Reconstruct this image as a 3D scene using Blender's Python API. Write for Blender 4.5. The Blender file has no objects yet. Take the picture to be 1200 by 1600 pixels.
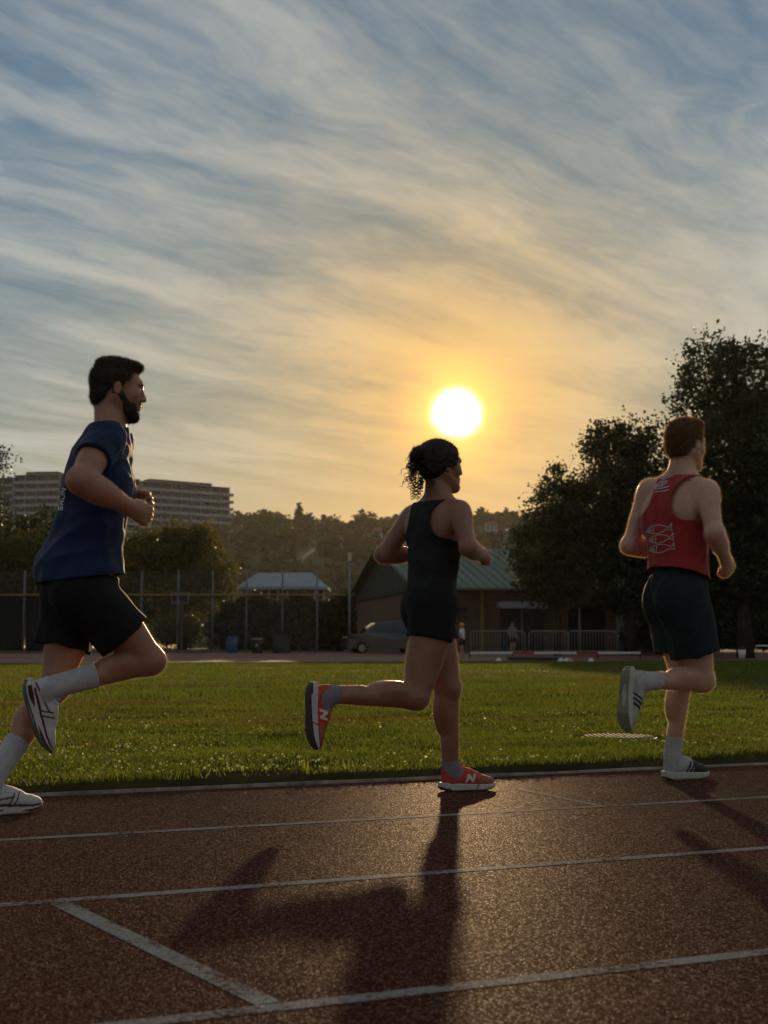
import bpy, bmesh, math, random
import numpy as np
from mathutils import Vector, Matrix
from mathutils.bvhtree import BVHTree
R_ = math.radians
random.seed(11)
rng = np.random.default_rng(11)
scene = bpy.context.scene
COL = scene.collection

# ------------------------------------------------------------------ camera
FPX = 2100.0                       # focal length in pixels of the 1200 x 1600 photograph
CAM_H = 0.65
PITCH = math.atan(212.0 / FPX)
cam_d = bpy.data.cameras.new('camera')
cam_d.sensor_fit = 'VERTICAL'
cam_d.sensor_height = 34.6
cam_d.lens = 34.6 * FPX / 1600.0
cam_d.clip_start = 0.05
cam_d.clip_end = 6000
cam_d.dof.use_dof = True
cam_d.dof.focus_distance = 6.0
cam_d.dof.aperture_fstop = 5.6
cam = bpy.data.objects.new('camera', cam_d)
cam.location = (0, 0, CAM_H)
cam.rotation_euler = (math.pi / 2 + PITCH, 0, 0)
COL.objects.link(cam)
scene.camera = cam
C0 = np.array([0, 0, CAM_H])
FWD = np.array([0, math.cos(PITCH), math.sin(PITCH)])
UPV = np.array([0, -math.sin(PITCH), math.cos(PITCH)])
RGT = np.array([1.0, 0, 0])

def ray(px, py):
    d = FWD + RGT * (px - 600) / FPX - UPV * (py - 800) / FPX
    return d / np.linalg.norm(d)
def at(px, py, Y):                 # the point seen there at distance Y in front of the camera
    d = ray(px, py)
    return C0 + d * (Y / d[1])
def ground(px, py, z=0.0):
    d = ray(px, py)
    return C0 + d * ((z - CAM_H) / d[2])

# ------------------------------------------------------------------ sun, sky, exposure
SUN = ray(714, 645)
SUN_EL = math.asin(SUN[2])
SUN_AZ = math.atan2(SUN[0], SUN[1])
sun_d = bpy.data.lights.new('sun', 'SUN')
sun_d.energy = 5.0
sun_d.angle = R_(1.1)
sun_d.color = (1.0, 0.68, 0.37)
sun = bpy.data.objects.new('sun', sun_d)
sun.location = (4, 60, 30)
sun.rotation_euler = Vector(-SUN).to_track_quat('-Z', 'Y').to_euler()
COL.objects.link(sun)

scene.view_settings.view_transform = 'Standard'
scene.view_settings.look = 'None'
scene.view_settings.gamma = 1.0
scene.view_settings.exposure = -0.45
scene.view_settings.use_curve_mapping = False
scene.cycles.use_denoising = True
scene.cycles.use_adaptive_sampling = True
scene.cycles.adaptive_threshold = 0.02
scene.cycles.max_bounces = 6
scene.cycles.transparent_max_bounces = 12
scene.cycles.sample_clamp_indirect = 6.0

class NT:                          # little node-expression helper
    def __init__(s, tree):
        s.t = tree; s.n = tree.nodes; s.l = tree.links
    def new(s, typ, **kw):
        nd = s.n.new(typ)
        for k, v in kw.items():
            setattr(nd, k, v)
        return nd
    def put(s, sock, v):
        if isinstance(v, bpy.types.NodeSocket):
            s.l.new(v, sock)
        elif v is not None:
            sock.default_value = v
    def m(s, op, a, b=None, c=None, clamp=False):
        nd = s.new('ShaderNodeMath', operation=op, use_clamp=clamp)
        s.put(nd.inputs[0], a)
        if b is not None: s.put(nd.inputs[1], b)
        if c is not None: s.put(nd.inputs[2], c)
        return nd.outputs[0]
    def vm(s, op, a, b=None):
        nd = s.new('ShaderNodeVectorMath', operation=op)
        s.put(nd.inputs[0], a)
        if b is not None:
            s.put(nd.inputs[3 if op == 'SCALE' else 1], b)
        return nd.outputs['Value' if op in ('DOT_PRODUCT', 'LENGTH') else 'Vector']
    def mix(s, f, a, b, blend='MIX'):
        nd = s.new('ShaderNodeMix', data_type='RGBA', blend_type=blend)
        s.put(nd.inputs['Factor'], f)
        s.put(nd.inputs[6], a if isinstance(a, bpy.types.NodeSocket) else (*a, 1))
        s.put(nd.inputs[7], b if isinstance(b, bpy.types.NodeSocket) else (*b, 1))
        return nd.outputs[2]
    def noise(s, vec, scale, detail=4, rough=0.55, dist=0.0, out='Fac'):
        nd = s.new('ShaderNodeTexNoise')
        s.put(nd.inputs['Vector'], vec)
        nd.inputs['Scale'].default_value = scale
        nd.inputs['Detail'].default_value = detail
        nd.inputs['Roughness'].default_value = rough
        nd.inputs['Distortion'].default_value = dist
        return nd.outputs[out]
    def step(s, v, lo, hi, a=0.0, b=1.0):
        nd = s.new('ShaderNodeMapRange', interpolation_type='SMOOTHSTEP')
        s.put(nd.inputs[0], v)
        for i, q in enumerate((lo, hi, a, b)):
            nd.inputs[i + 1].default_value = q
        return nd.outputs[0]
    def xyz(s, x, y, z):
        nd = s.new('ShaderNodeCombineXYZ')
        s.put(nd.inputs[0], x); s.put(nd.inputs[1], y); s.put(nd.inputs[2], z)
        return nd.outputs[0]

CS = (1.3, 8.4, 17.0)               # where in the cloud field the scene lies
world = bpy.data.worlds.new('World')
scene.world = world
world.use_nodes = True
W = NT(world.node_tree)
W.n.clear()
w_out = W.new('ShaderNodeOutputWorld')
sky = W.new('ShaderNodeTexSky', sky_type='NISHITA')
sky.sun_disc = False
sky.sun_elevation = SUN_EL
sky.sun_rotation = SUN_AZ
sky.altitude = 150
sky.air_density = 1.0
sky.dust_density = 0.35
sky.ozone_density = 2.0
dirn = W.vm('NORMALIZE', W.new('ShaderNodeTexCoord').outputs['Generated'])
sx = W.new('ShaderNodeSeparateXYZ'); W.l.new(dirn, sx.inputs[0])
dx, dy, dz = sx.outputs
zc = W.m('ADD', W.m('MAXIMUM', dz, 0.0), 0.045)
pu, pv = W.m('DIVIDE', dx, zc), W.m('DIVIDE', dy, zc)
# the wind that draws the cirrus out blows along this heading
HD = R_(40)
along = W.m('ADD', W.m('MULTIPLY', pu, math.sin(HD)), W.m('MULTIPLY', pv, math.cos(HD)))
across = W.m('SUBTRACT', W.m('MULTIPLY', pu, math.cos(HD)), W.m('MULTIPLY', pv, math.sin(HD)))
flat = W.xyz(pu, pv, 0.0)
warp = W.noise(W.vm('ADD', flat, (CS[0], CS[1], 0.0)), 0.9, 4, 0.55, out='Color')
warpv = W.vm('SCALE', W.vm('SUBTRACT', warp, (0.5, 0.5, 0.5)), 1.05)
def sheet(sa, sc, off):
    return W.vm('ADD', W.xyz(W.m('MULTIPLY', along, sa), W.m('MULTIPLY', across, sc), off), warpv)
streak = W.noise(sheet(0.55, 2.1, 3.7 + CS[2]), 1.5, 8, 0.54, 0.25)
broad = W.noise(sheet(0.6, 0.9, 9.1 + CS[2]), 0.8, 4, 0.5)
fine = W.noise(sheet(1.0, 2.8, 1.3), 6.5, 7, 0.62, 0.35)
cl = W.m('ADD', W.m('ADD', W.m('MULTIPLY', streak, 0.62), W.m('MULTIPLY', broad, 0.68)), W.m('MULTIPLY', fine, 0.19))
cover = W.step(cl, 0.56, 0.94)
low = W.step(dz, 0.02, 0.20, 0.55, 1.0)
cover = W.m('MULTIPLY', W.m('MULTIPLY', cover, low), 0.86)
cosg = W.m('MAXIMUM', W.vm('DOT_PRODUCT', dirn, tuple(SUN)), 0.0)
def lobe(p): return W.m('POWER', cosg, p)
# thin ice cloud: forward scattering makes it brighter and warmer towards the sun
cloud_col = W.mix(lobe(30.0), (13.8, 14.3, 13.6), (18.6, 15.2, 9.8))
cloud_col = W.mix(lobe(150.0), cloud_col, (25.0, 15.6, 5.0))
# dusty evening air: yellow low down, blue overhead
tint = W.mix(W.step(dz, 0.02, 0.42), (1.16, 0.95, 0.66), (1.04, 1.46, 1.62))
tint = W.mix(W.m('MULTIPLY', lobe(40.0), 0.75), tint, (0.86, 0.62, 0.32))
base = W.mix(1.0, sky.outputs[0], tint, 'MULTIPLY')
skyc = W.mix(cover, base, cloud_col)
def addc(a, col, f):
    nd = W.vm('SCALE', W.xyz(*col), f)
    return W.vm('ADD', a, nd)
skyc = addc(skyc, (6.0, 2.4, 0.2), lobe(240.0))         # aureole of the veiled sun
skyc = addc(skyc, (36.0, 17.0, 1.2), lobe(2600.0))
ang = W.m('ARCCOSINE', W.m('MINIMUM', cosg, 1.0))
disc = W.step(W.m('ADD', ang, W.m('MULTIPLY', W.m('SUBTRACT', W.noise(dirn, 45.0, 3), 0.5), R_(0.35))), R_(0.35), R_(1.5), 1.0, 0.0)
skyc = addc(skyc, (500.0, 400.0, 240.0), W.m('POWER', disc, 2.6))
bg = W.new('ShaderNodeBackground')
W.l.new(skyc, bg.inputs['Color'])
bg.inputs['Strength'].default_value = 0.05
W.l.new(bg.outputs[0], w_out.inputs['Surface'])

# ------------------------------------------------------------------ helpers
def link(o, parent=None):
    COL.objects.link(o)
    if parent is not None:
        o.parent = parent
    return o
def tag(o, label=None, cat=None, group=None, kind=None):
    if label: o['label'] = label
    if cat: o['category'] = cat
    if group: o['group'] = group
    if kind: o['kind'] = kind
    return o
def empty(name, loc, rz=0.0):
    o = bpy.data.objects.new(name, None)
    o.empty_display_size = 0.2
    o.location = tuple(loc)
    o.rotation_euler = (0, 0, rz)
    COL.objects.link(o)
    return o
def mesh_np(name, V, F, mat=None, parent=None, smooth=True, origin=(0, 0, 0), cols=None):
    """V (n,3); F (m,k) array of equal-sized faces or a list of such arrays."""
    Fs = F if isinstance(F, list) else [F]
    Fs = [np.asarray(f, np.int32) for f in Fs if len(f)]
    me = bpy.data.meshes.new(name)
    V = np.asarray(V, np.float32) - np.asarray(origin, np.float32)
    me.vertices.add(len(V)); me.vertices.foreach_set('co', V.ravel())
    loops = np.concatenate([f.ravel() for f in Fs])
    sizes = np.concatenate([np.full(len(f), f.shape[1], np.int32) for f in Fs])
    me.loops.add(len(loops)); me.loops.foreach_set('vertex_index', loops)
    me.polygons.add(len(sizes))
    starts = np.concatenate([[0], np.cumsum(sizes)[:-1]]).astype(np.int32)
    me.polygons.foreach_set('loop_start', starts)
    me.update(calc_edges=True)
    me.validate()
    if smooth:
        me.polygons.foreach_set('use_smooth', np.ones(len(me.polygons), bool))
    if cols is not None:
        ca = me.color_attributes.new('Col', 'FLOAT_COLOR', 'POINT')
        c4 = np.ones((len(V), 4), np.float32); c4[:, :3] = cols
        ca.data.foreach_set('color', c4.ravel())
    o = bpy.data.objects.new(name, me)
    if mat: me.materials.append(mat)
    return link(o, parent)
class MB:                          # collects boxes, bars and polygons for ONE mesh object
    def __init__(s): s.v = []; s.f = []
    def add(s, vs, fs):
        b = len(s.v); s.v += [tuple(map(float, v)) for v in vs]; s.f += [tuple(b + i for i in f) for f in fs]
        return s
    def box(s, x0, x1, y0, y1, z0, z1):
        return s.add([(x, y, z) for z in (z0, z1) for y in (y0, y1) for x in (x0, x1)],
              [(0, 2, 3, 1), (4, 5, 7, 6), (0, 1, 5, 4), (2, 6, 7, 3), (0, 4, 6, 2), (1, 3, 7, 5)])
    def tube(s, pts, r, n=6, cap=True):
        pts = [Vector(p) for p in pts]
        rs = r if isinstance(r, (list, tuple)) else [r] * len(pts)
        vs, fs = [], []
        prev = None
        for i, p in enumerate(pts):
            d = (pts[min(i + 1, len(pts) - 1)] - pts[max(i - 1, 0)]).normalized()
            if prev is None:
                a = d.orthogonal().normalized()
            else:
                a = (prev - d * prev.dot(d)).normalized()
            prev = a; b = d.cross(a)
            for k in range(n):
                t = 2 * math.pi * k / n
                vs.append(p + (a * math.cos(t) + b * math.sin(t)) * rs[i])
        for i in range(len(pts) - 1):
            for k in range(n):
                k2 = (k + 1) % n
                fs.append((i * n + k, i * n + k2, (i + 1) * n + k2, (i + 1) * n + k))
        if cap:
            fs.append(tuple(range(n))[::-1]); fs.append(tuple((len(pts) - 1) * n + k for k in range(n)))
        return s.add(vs, fs)
    def bar(s, a, b, w, h=None):    # square bar
        h = h or w
        a, b = Vector(a), Vector(b); d = (b - a).normalized()
        u = d.cross(Vector((0, 0, 1)))
        u = u.normalized() if u.length > 1e-4 else Vector((1, 0, 0))
        v = u.cross(d).normalized()
        vs = [p + u * sx * w / 2 + v * sy * h / 2 for p in (a, b) for sx, sy in ((-1, -1), (1, -1), (1, 1), (-1, 1))]
        return s.add(vs, [(3, 2, 1, 0), (4, 5, 6, 7), (0, 1, 5, 4), (1, 2, 6, 5), (2, 3, 7, 6), (3, 0, 4, 7)])
    def build(s, name, mat=None, parent=None, smooth=False):
        me = bpy.data.meshes.new(name)
        me.from_pydata(s.v, [], s.f); me.update()
        if smooth: me.polygons.foreach_set('use_smooth', np.ones(len(me.polygons), bool))
        o = bpy.data.objects.new(name, me)
        if mat: me.materials.append(mat)
        return link(o, parent)
def copy_tree(o, parent=None):
    c = o.copy(); COL.objects.link(c); c.parent = parent
    for ch in list(o.children): copy_tree(ch, c)
    return c

# ------------------------------------------------------------------ materials
MATS = {}
def mat(name, col, rough=0.7, spec=0.3, var=0.12, vscale=6.0, bump=0.0, bscale=40.0, metal=0.0, sss=0.0, trans=0.0, sheen=0.0, attr=False):
    if name in MATS: return MATS[name]
    m = bpy.data.materials.new(name); m.use_nodes = True
    T = NT(m.node_tree); bs = T.n['Principled BSDF']
    tc = T.new('ShaderNodeTexCoord').outputs['Object']
    if attr:
        src = T.new('ShaderNodeVertexColor', layer_name='Col').outputs[0]
    else:
        rgb = T.new('ShaderNodeRGB'); rgb.outputs[0].default_value = (*col, 1); src = rgb.outputs[0]
    nz = T.noise(tc, vscale, 5, 0.6)
    f = T.step(nz, 0.3, 0.7, 1 - var, 1 + var)
    c = T.vm('SCALE', src, f)
    T.l.new(c, bs.inputs['Base Color'])
    bs.inputs['Roughness'].default_value = rough
    bs.inputs['Specular IOR Level'].default_value = spec
    bs.inputs['Metallic'].default_value = metal
    if sss:
        bs.inputs['Subsurface Weight'].default_value = sss
        bs.inputs['Subsurface Radius'].default_value = (1.0, 0.35, 0.2)
        bs.inputs['Subsurface Scale'].default_value = 0.012
    if sheen:
        bs.inputs['Sheen Weight'].default_value = sheen
        bs.inputs['Sheen Roughness'].default_value = 0.4
    if bump:
        b = T.new('ShaderNodeBump'); b.inputs['Strength'].default_value = bump
        b.inputs['Distance'].default_value = 0.01
        T.l.new(T.noise(tc, bscale, 6, 0.65), b.inputs['Height'])
        T.l.new(b.outputs[0], bs.inputs['Normal'])
    if trans:
        out = T.n['Material Output']
        tr = T.new('ShaderNodeBsdfTranslucent'); T.l.new(c, tr.inputs['Color'])
        mx = T.new('ShaderNodeMixShader'); mx.inputs[0].default_value = trans
        T.l.new(bs.outputs[0], mx.inputs[1]); T.l.new(tr.outputs[0], mx.inputs[2])
        T.l.new(mx.outputs[0], out.inputs['Surface'])
    MATS[name] = m
    return m
def leaf_mat(name, c1, c2, trans_col, trans=0.45, rough=0.5, spec=0.3, hue_scale=0.6, dry=None):
    m = bpy.data.materials.new(name); m.use_nodes = True
    T = NT(m.node_tree); bs = T.n['Principled BSDF']
    geo = T.new('ShaderNodeNewGeometry')
    pos = geo.outputs['Position']
    f = T.m('ADD', T.m('MULTIPLY', T.noise(pos, hue_scale, 3), 0.7), T.m('MULTIPLY', geo.outputs['Random Per Island'], 0.45), clamp=True)
    c = T.mix(T.step(f, 0.25, 0.85), c1, c2)
    if dry:
        rot = T.new('ShaderNodeVectorRotate', rotation_type='Z_AXIS'); T.l.new(pos, rot.inputs['Vector']); rot.inputs['Angle'].default_value = R_(-24)
        band = T.noise(T.vm('MULTIPLY', rot.outputs[0], (0.16, 0.55, 1.0)), 1.0, 4, 0.6, 0.4)
        c = T.mix(T.step(band, 0.48, 0.66, 0.0, 0.85), c, dry)
    T.l.new(c, bs.inputs['Base Color'])
    bs.inputs['Roughness'].default_value = rough
    bs.inputs['Specular IOR Level'].default_value = spec
    tr = T.new('ShaderNodeBsdfTranslucent')
    T.l.new(T.mix(1.0, c, trans_col, 'MULTIPLY'), tr.inputs['Color'])
    mx = T.new('ShaderNodeMixShader'); mx.inputs[0].default_value = trans
    T.l.new(bs.outputs[0], mx.inputs[1]); T.l.new(tr.outputs[0], mx.inputs[2])
    T.l.new(mx.outputs[0], T.n['Material Output'].inputs['Surface'])
    return m

def skin_mat(name, c1, c2, c3):
    m = bpy.data.materials.new(name); m.use_nodes = True
    T = NT(m.node_tree); bs = T.n['Principled BSDF']
    tc = T.new('ShaderNodeTexCoord').outputs['Object']
    c = T.mix(T.step(T.noise(tc, 7, 5, 0.6), 0.35, 0.68), c1, c2)
    c = T.mix(T.step(T.noise(tc, 26, 4, 0.6), 0.52, 0.75, 0.0, 0.55), c, c3)
    c = T.mix(T.step(T.noise(tc, 190, 2), 0.66, 0.74, 0.0, 0.5), c, tuple(q * .45 for q in c1))
    T.l.new(c, bs.inputs['Base Color'])
    T.l.new(T.step(T.noise(tc, 14, 4), 0.3, 0.7, 0.34, 0.56), bs.inputs['Roughness'])
    bs.inputs['Specular IOR Level'].default_value = 0.5
    bs.inputs['Sheen Weight'].default_value = 0.35; bs.inputs['Sheen Roughness'].default_value = 0.35
    bs.inputs['Subsurface Weight'].default_value = 0.4
    bs.inputs['Subsurface Radius'].default_value = (1.0, 0.35, 0.2)
    bs.inputs['Subsurface Scale'].default_value = 0.022
    b = T.new('ShaderNodeBump'); b.inputs['Strength'].default_value = 0.35; b.inputs['Distance'].default_value = 0.006
    h = T.m('ADD', T.m('MULTIPLY', T.noise(tc, 320, 3), 0.25), T.noise(tc, 28, 5, 0.6))
    T.l.new(h, b.inputs['Height']); T.l.new(b.outputs[0], bs.inputs['Normal'])
    return m

# ------------------------------------------------------------------ setting: ground, track, infield
RUN = ray(5370, 1012); RUN = np.array([RUN[0], RUN[1], 0]); RUN /= np.linalg.norm(RUN)     # the lanes run this way
LAT = np.array([-RUN[1], RUN[0], 0])                                                         # across the lanes, to the infield
ZUP = np.array([0, 0, 1.0])
def td(a, d, z=0.0): return RUN * a + LAT * d + ZUP * z
def zfar(d):                        # the ground climbs a little behind the far straight
    t = np.clip((np.asarray(d, float) - 55.0) / 22.0, 0, 1)
    return 0.60 * (t * 0.75 + 0.25 * t * t * (3 - 2 * t))
def strip(name, a0, a1, ds, zs, m, parent=None, na=2):
    As = np.linspace(a0, a1, na)
    V = [td(a, d, z) for d, z in zip(ds, zs) for a in As]
    F = [(i * na + j, i * na + j + 1, (i + 1) * na + j + 1, (i + 1) * na + j) for i in range(len(ds) - 1) for j in range(na - 1)]
    return mesh_np(name, V, np.array(F), m, parent, smooth=True)

def track_material(name, white):
    m = bpy.data.materials.new(name); m.use_nodes = True
    T = NT(m.node_tree); bs = T.n['Principled BSDF']
    pos = T.new('ShaderNodeNewGeometry').outputs['Position']
    vor = T.new('ShaderNodeTexVoronoi'); vor.inputs['Scale'].default_value = 260; T.l.new(pos, vor.inputs['Vector'])
    vor2 = T.new('ShaderNodeTexVoronoi'); vor2.inputs['Scale'].default_value = 120; T.l.new(pos, vor2.inputs['Vector'])
    sep = T.new('ShaderNodeSeparateColor'); T.l.new(vor.outputs['Color'], sep.inputs[0])
    sep2 = T.new('ShaderNodeSeparateColor'); T.l.new(vor2.outputs['Color'], sep2.inputs[0])
    worn = T.noise(pos, 1.1, 6, 0.6)
    rub = T.mix(T.step(worn, 0.3, 0.75), (0.135, 0.033, 0.023), (0.200, 0.056, 0.040))
    rub = T.mix(T.m('MULTIPLY', T.step(sep.outputs[0], 0.35, 0.9), 0.85), rub, (0.038, 0.012, 0.009))
    rub = T.mix(T.step(sep2.outputs[1], 0.72, 0.9), rub, (0.24, 0.10, 0.065))
    rub = T.mix(T.step(sep.outputs[2], 0.90, 0.96), rub, (0.42, 0.27, 0.16))
    if white:
        wr = T.m('ADD', T.m('MULTIPLY', T.noise(pos, 60, 5, 0.7), 0.7), T.m('MULTIPLY', T.noise(pos, 5, 3), 0.5))
        col = T.mix(T.step(wr, 0.56, 0.74), (0.56, 0.52, 0.48), rub)
    else:
        col = rub
    T.n.remove(bs)
    dif = T.new('ShaderNodeBsdfDiffuse'); dif.inputs['Roughness'].default_value = 1.0; T.l.new(col, dif.inputs['Color'])
    gls = T.new('ShaderNodeBsdfGlossy'); gls.inputs['Roughness'].default_value = 0.42; gls.inputs['Color'].default_value = (0.85, 0.8, 0.75, 1)
    fr = T.new('ShaderNodeFresnel'); fr.inputs['IOR'].default_value = 1.45
    fac = T.m('MULTIPLY', T.m('ADD', T.m('MULTIPLY', T.step(sep.outputs[2], 0.80, 0.92), 0.11), 0.022), fr.outputs[0])
    mx = T.new('ShaderNodeMixShader'); T.l.new(fac, mx.inputs[0]); T.l.new(dif.outputs[0], mx.inputs[1]); T.l.new(gls.outputs[0], mx.inputs[2])
    T.l.new(mx.outputs[0], T.n['Material Output'].inputs['Surface'])
    h = T.m('ADD', T.m('MULTIPLY', vor.outputs['Distance'], -1.0), T.m('MULTIPLY', T.noise(pos, 420, 3), 0.6))
    h = T.m('ADD', h, T.m('MULTIPLY', sep.outputs[1], 0.75))
    h = T.m('ADD', h, T.m('MULTIPLY', sep2.outputs[0], 0.5))
    b = T.new('ShaderNodeBump'); b.inputs['Strength'].default_value = 1.0; b.inputs['Distance'].default_value = 0.009
    T.l.new(h, b.inputs['Height'])
    for q in (dif, gls): T.l.new(b.outputs[0], q.inputs['Normal'])
    return m
M_track = track_material('track_rubber', False)
M_line = track_material('line_paint', True)
M_soil = mat('soil', (0.055, 0.045, 0.02), 0.95, 0.1, 0.35, 3.0, 0.8, 60)
M_earth = mat('earth', (0.07, 0.055, 0.035), 0.95, 0.1, 0.3, 0.3)
M_kerb = mat('kerb_concrete', (0.22, 0.185, 0.155), 0.8, 0.25, 0.45, 9, 0.6, 90)
M_fartrack = mat('far_track_rubber', (0.17, 0.07, 0.048), 0.75, 0.3, 0.2, 0.4)
M_white = mat('white_paint', (0.62, 0.60, 0.56), 0.6, 0.3, 0.15, 8)

K_D, L1, L2, L3 = 6.09, 4.78, 3.585, 2.38
far_ds = [-12, 55, 58, 61, 64, 67, 70, 73, 77, 110, 200, 1000]
tag(strip('ground', -1000, 1000, far_ds, [-0.03 if d < 56 else float(zfar(d)) - 0.03 for d in far_ds], M_earth), kind='structure')
trk = strip('running_track', -14, 60, [-4.0, K_D], [0, 0], M_track); tag(trk, kind='structure')
def lane_line(d, a0=-14, a1=60, w=0.05):
    return strip('lane_line', a0, a1, [d - w / 2, d + w / 2], [0.0012, 0.0012], M_line, trk)
for d in (L1, L2, L3, L3 - 1.2, L3 - 2.4): lane_line(d)
def cross_line(a_in, d_in, a_out, d_out, w):
    p, q = td(a_in, d_in, 0.0014), td(a_out, d_out, 0.0014)
    t = q - p; t /= np.linalg.norm(t); n = np.array([-t[1], t[0], 0]) * w / 2
    return mesh_np('start_line', [p - n, q - n, q + n, p + n], np.array([[0, 1, 2, 3]]), M_line, trk)
cross_line(0.665, L2 - 0.03, 0.835, L3 + 0.03, 0.052)
M_line_faint = track_material('line_paint_faint', True)
cross_line(3.115, 5.52, 3.10, L1 + 0.03, 0.035).data.materials[0] = M_line_faint
mb = MB()                          # kerb along the inner edge
k0, k1 = K_D, K_D + 0.030
V = []
for a in np.linspace(-14, 60, 160):
    j = rng.normal(0, 0.002, 2)
    V += [td(a, k0, -0.01), td(a, k0 + 0.003, 0.012 + j[0]), td(a, k1 - 0.003, 0.013 + j[0]), td(a, k1, -0.01)]
F = [(i * 4 + q, i * 4 + q + 1, (i + 1) * 4 + q + 1, (i + 1) * 4 + q) for i in range(159) for q in range(3)]
tag(mesh_np('kerb', V, np.array(F)[:, ::-1], M_kerb, smooth=False), kind='structure')
G0 = K_D + 0.075                    # turf starts behind a worn gap
GFAR = float(ground(600, 1036) @ LAT)
inf_d = [G0 - 0.004, G0 + 0.004, 30, GFAR]
tag(strip('infield', -60, 140, inf_d, [-0.02, 0.040, 0.040, 0.040], M_soil), kind='structure')
far = strip('far_track', -120, 200, [GFAR + 0.15, 58, 61, 64, 67], [0.034 + float(zfar(d)) for d in (GFAR + 0.15, 58, 61, 64, 67)], M_fartrack)
tag(far, kind='structure')
for i in range(6):
    d = GFAR + 0.9 + i * 1.22
    strip('lane_line', -120, 200, [d, d + 0.06], [0.040 + float(zfar(d)), 0.040 + float(zfar(d + 0.06))], M_white, far)
fk = MB()
V = [td(a, d, z) for a in (-120, 200) for d, z in ((GFAR, -0.02), (GFAR, 0.07), (GFAR + 0.12, 0.07), (GFAR + 0.12, -0.02))]
tag(mesh_np('far_kerb', V, np.array([(0, 1, 5, 4), (1, 2, 6, 5), (2, 3, 7, 6)]), M_kerb, smooth=False), kind='structure')

# turf: real blades, dense near the camera
M_grass = leaf_mat('grass', (0.044, 0.066, 0.012), (0.130, 0.150, 0.032), (1.5, 1.5, 0.72), 0.55, 0.6, 0.2, 0.9, dry=(0.105, 0.080, 0.032))
def patch(x, y, s, seed):            # smooth 2-D value noise in 0..1
    g = np.random.default_rng(seed).random((64, 64))
    u, v = x / s, y / s
    i, j = np.floor(u).astype(int), np.floor(v).astype(int)
    a, b = u - i, v - j; a = a * a * (3 - 2 * a); b = b * b * (3 - 2 * b)
    i0, i1, j0, j1 = i % 64, (i + 1) % 64, j % 64, (j + 1) % 64
    return (g[i0, j0] * (1 - a) + g[i1, j0] * a) * (1 - b) + (g[i0, j1] * (1 - a) + g[i1, j1] * a) * b
def grass_band(y0, y1, n, h0, h1, w, three):
    Y = y0 + (y1 - y0) * rng.random(n)
    X = (rng.random(n) * 2 - 1) * (0.36 * Y + 0.9)
    P = np.stack([X, Y, np.zeros(n)], 1)
    D = P @ LAT; A = P @ RUN
    keep = (D > G0 + 0.004) & (D < GFAR - 0.05)
    thin = 0.12 + 1.35 * patch(A, D, 0.35, 3) * (0.45 + patch(A, D, 2.6, 4))
    plate = ((A - 5.17) / 0.30) ** 2 + ((D - 7.77) / 0.36) ** 2
    bare = ((A - 2.05) / 0.42) ** 2 + ((D - 6.30) / 0.16) ** 2      # flat worn spot beside the kerb
    keep &= (rng.random(n) < thin) & (plate > 1) & ((bare > 1) | (rng.random(n) < 0.12))
    P, D, A = P[keep], D[keep], A[keep]; n = len(P)
    hh = (h0 + (h1 - h0) * rng.random(n)) * (0.45 + 1.0 * patch(A, D, 0.8, 5)) * (0.6 + 0.7 * patch(A, D, 0.22, 7)) * (0.75 + 0.5 * patch(A, D, 4.0, 6))
    P[:, 2] = 0.038
    th = rng.random(n) * 2 * math.pi
    side = np.stack([np.cos(th), np.sin(th), np.zeros(n)], 1) * (w * (0.6 + 0.8 * rng.random(n)))[:, None]
    bd = rng.random(n) * 2 * math.pi
    lean = np.stack([np.cos(bd), np.sin(bd), np.zeros(n)], 1) * (hh * (0.15 + 0.75 * rng.random(n)))[:, None]
    up = hh[:, None] * ZUP
    if three:
        V = np.stack([P - side, P + side, P + up * 0.6 + lean * 0.35 + side * 0.75, P + up * 0.6 + lean * 0.35 - side * 0.75, P + up * 0.95 + lean], 1)
        b = np.arange(n)[:, None] * 5
        return V.reshape(-1, 3), b + np.array([[0, 1, 2, 3]]), b + np.array([[3, 2, 4]])
    V = np.stack([P - side, P + side, P + up + lean], 1)
    return V.reshape(-1, 3), None, np.arange(n)[:, None] * 3 + np.array([[0, 1, 2]])
vs, qs, ts, off = [], [], [], 0
for args in ((6.0, 9.5, 175000, .022, .055, .0026, True), (9.5, 15, 175000, .022, .055, .0036, True),
             (15, 26, 120000, .03, .06, .006, False), (26, 45, 130000, .03, .065, .011, False), (45, 66, 90000, .03, .065, .02, False)):
    v, q, t = grass_band(*args)
    vs.append(v); ts.append(t + off)
    if q is not None: qs.append(q + off)
    off += len(v)
grass = mesh_np('grass', np.concatenate(vs), [np.concatenate(qs), np.concatenate(ts)], M_grass, smooth=False)
tag(grass, 'short backlit green turf covering the infield behind the kerb', 'grass', kind='stuff')

# clover leaves and flower heads among the blades, thickest near the kerb on the left
M_clover = leaf_mat('clover', (0.10, 0.13, 0.03), (0.30, 0.30, 0.16), (1.4, 1.5, 0.8), 0.5, 0.5, 0.3, 3.0)
n = 16000
A_ = rng.uniform(-1.6, 9, n); D_ = G0 + .03 + rng.random(n) ** 1.8 * 5.5
ok = rng.random(n) < np.clip(patch(A_, D_, .5, 12) * 1.5 * patch(A_, D_, 1.9, 13) * np.where(A_ < 2.6, 1.3, .45), 0, 1)
A_, D_ = A_[ok], D_[ok]; n = len(A_)
P_ = A_[:, None] * RUN + D_[:, None] * LAT + ZUP * (.062 + .022 * rng.random(n))[:, None]
a = rng.normal(0, 1, (n, 3)); a[:, 2] *= .4; a /= np.linalg.norm(a, axis=1)[:, None]
bq = np.cross(a, rng.normal(0, 1, (n, 3))); bq /= np.linalg.norm(bq, axis=1)[:, None]
sz = (.004 + .006 * rng.random(n))[:, None]
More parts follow.
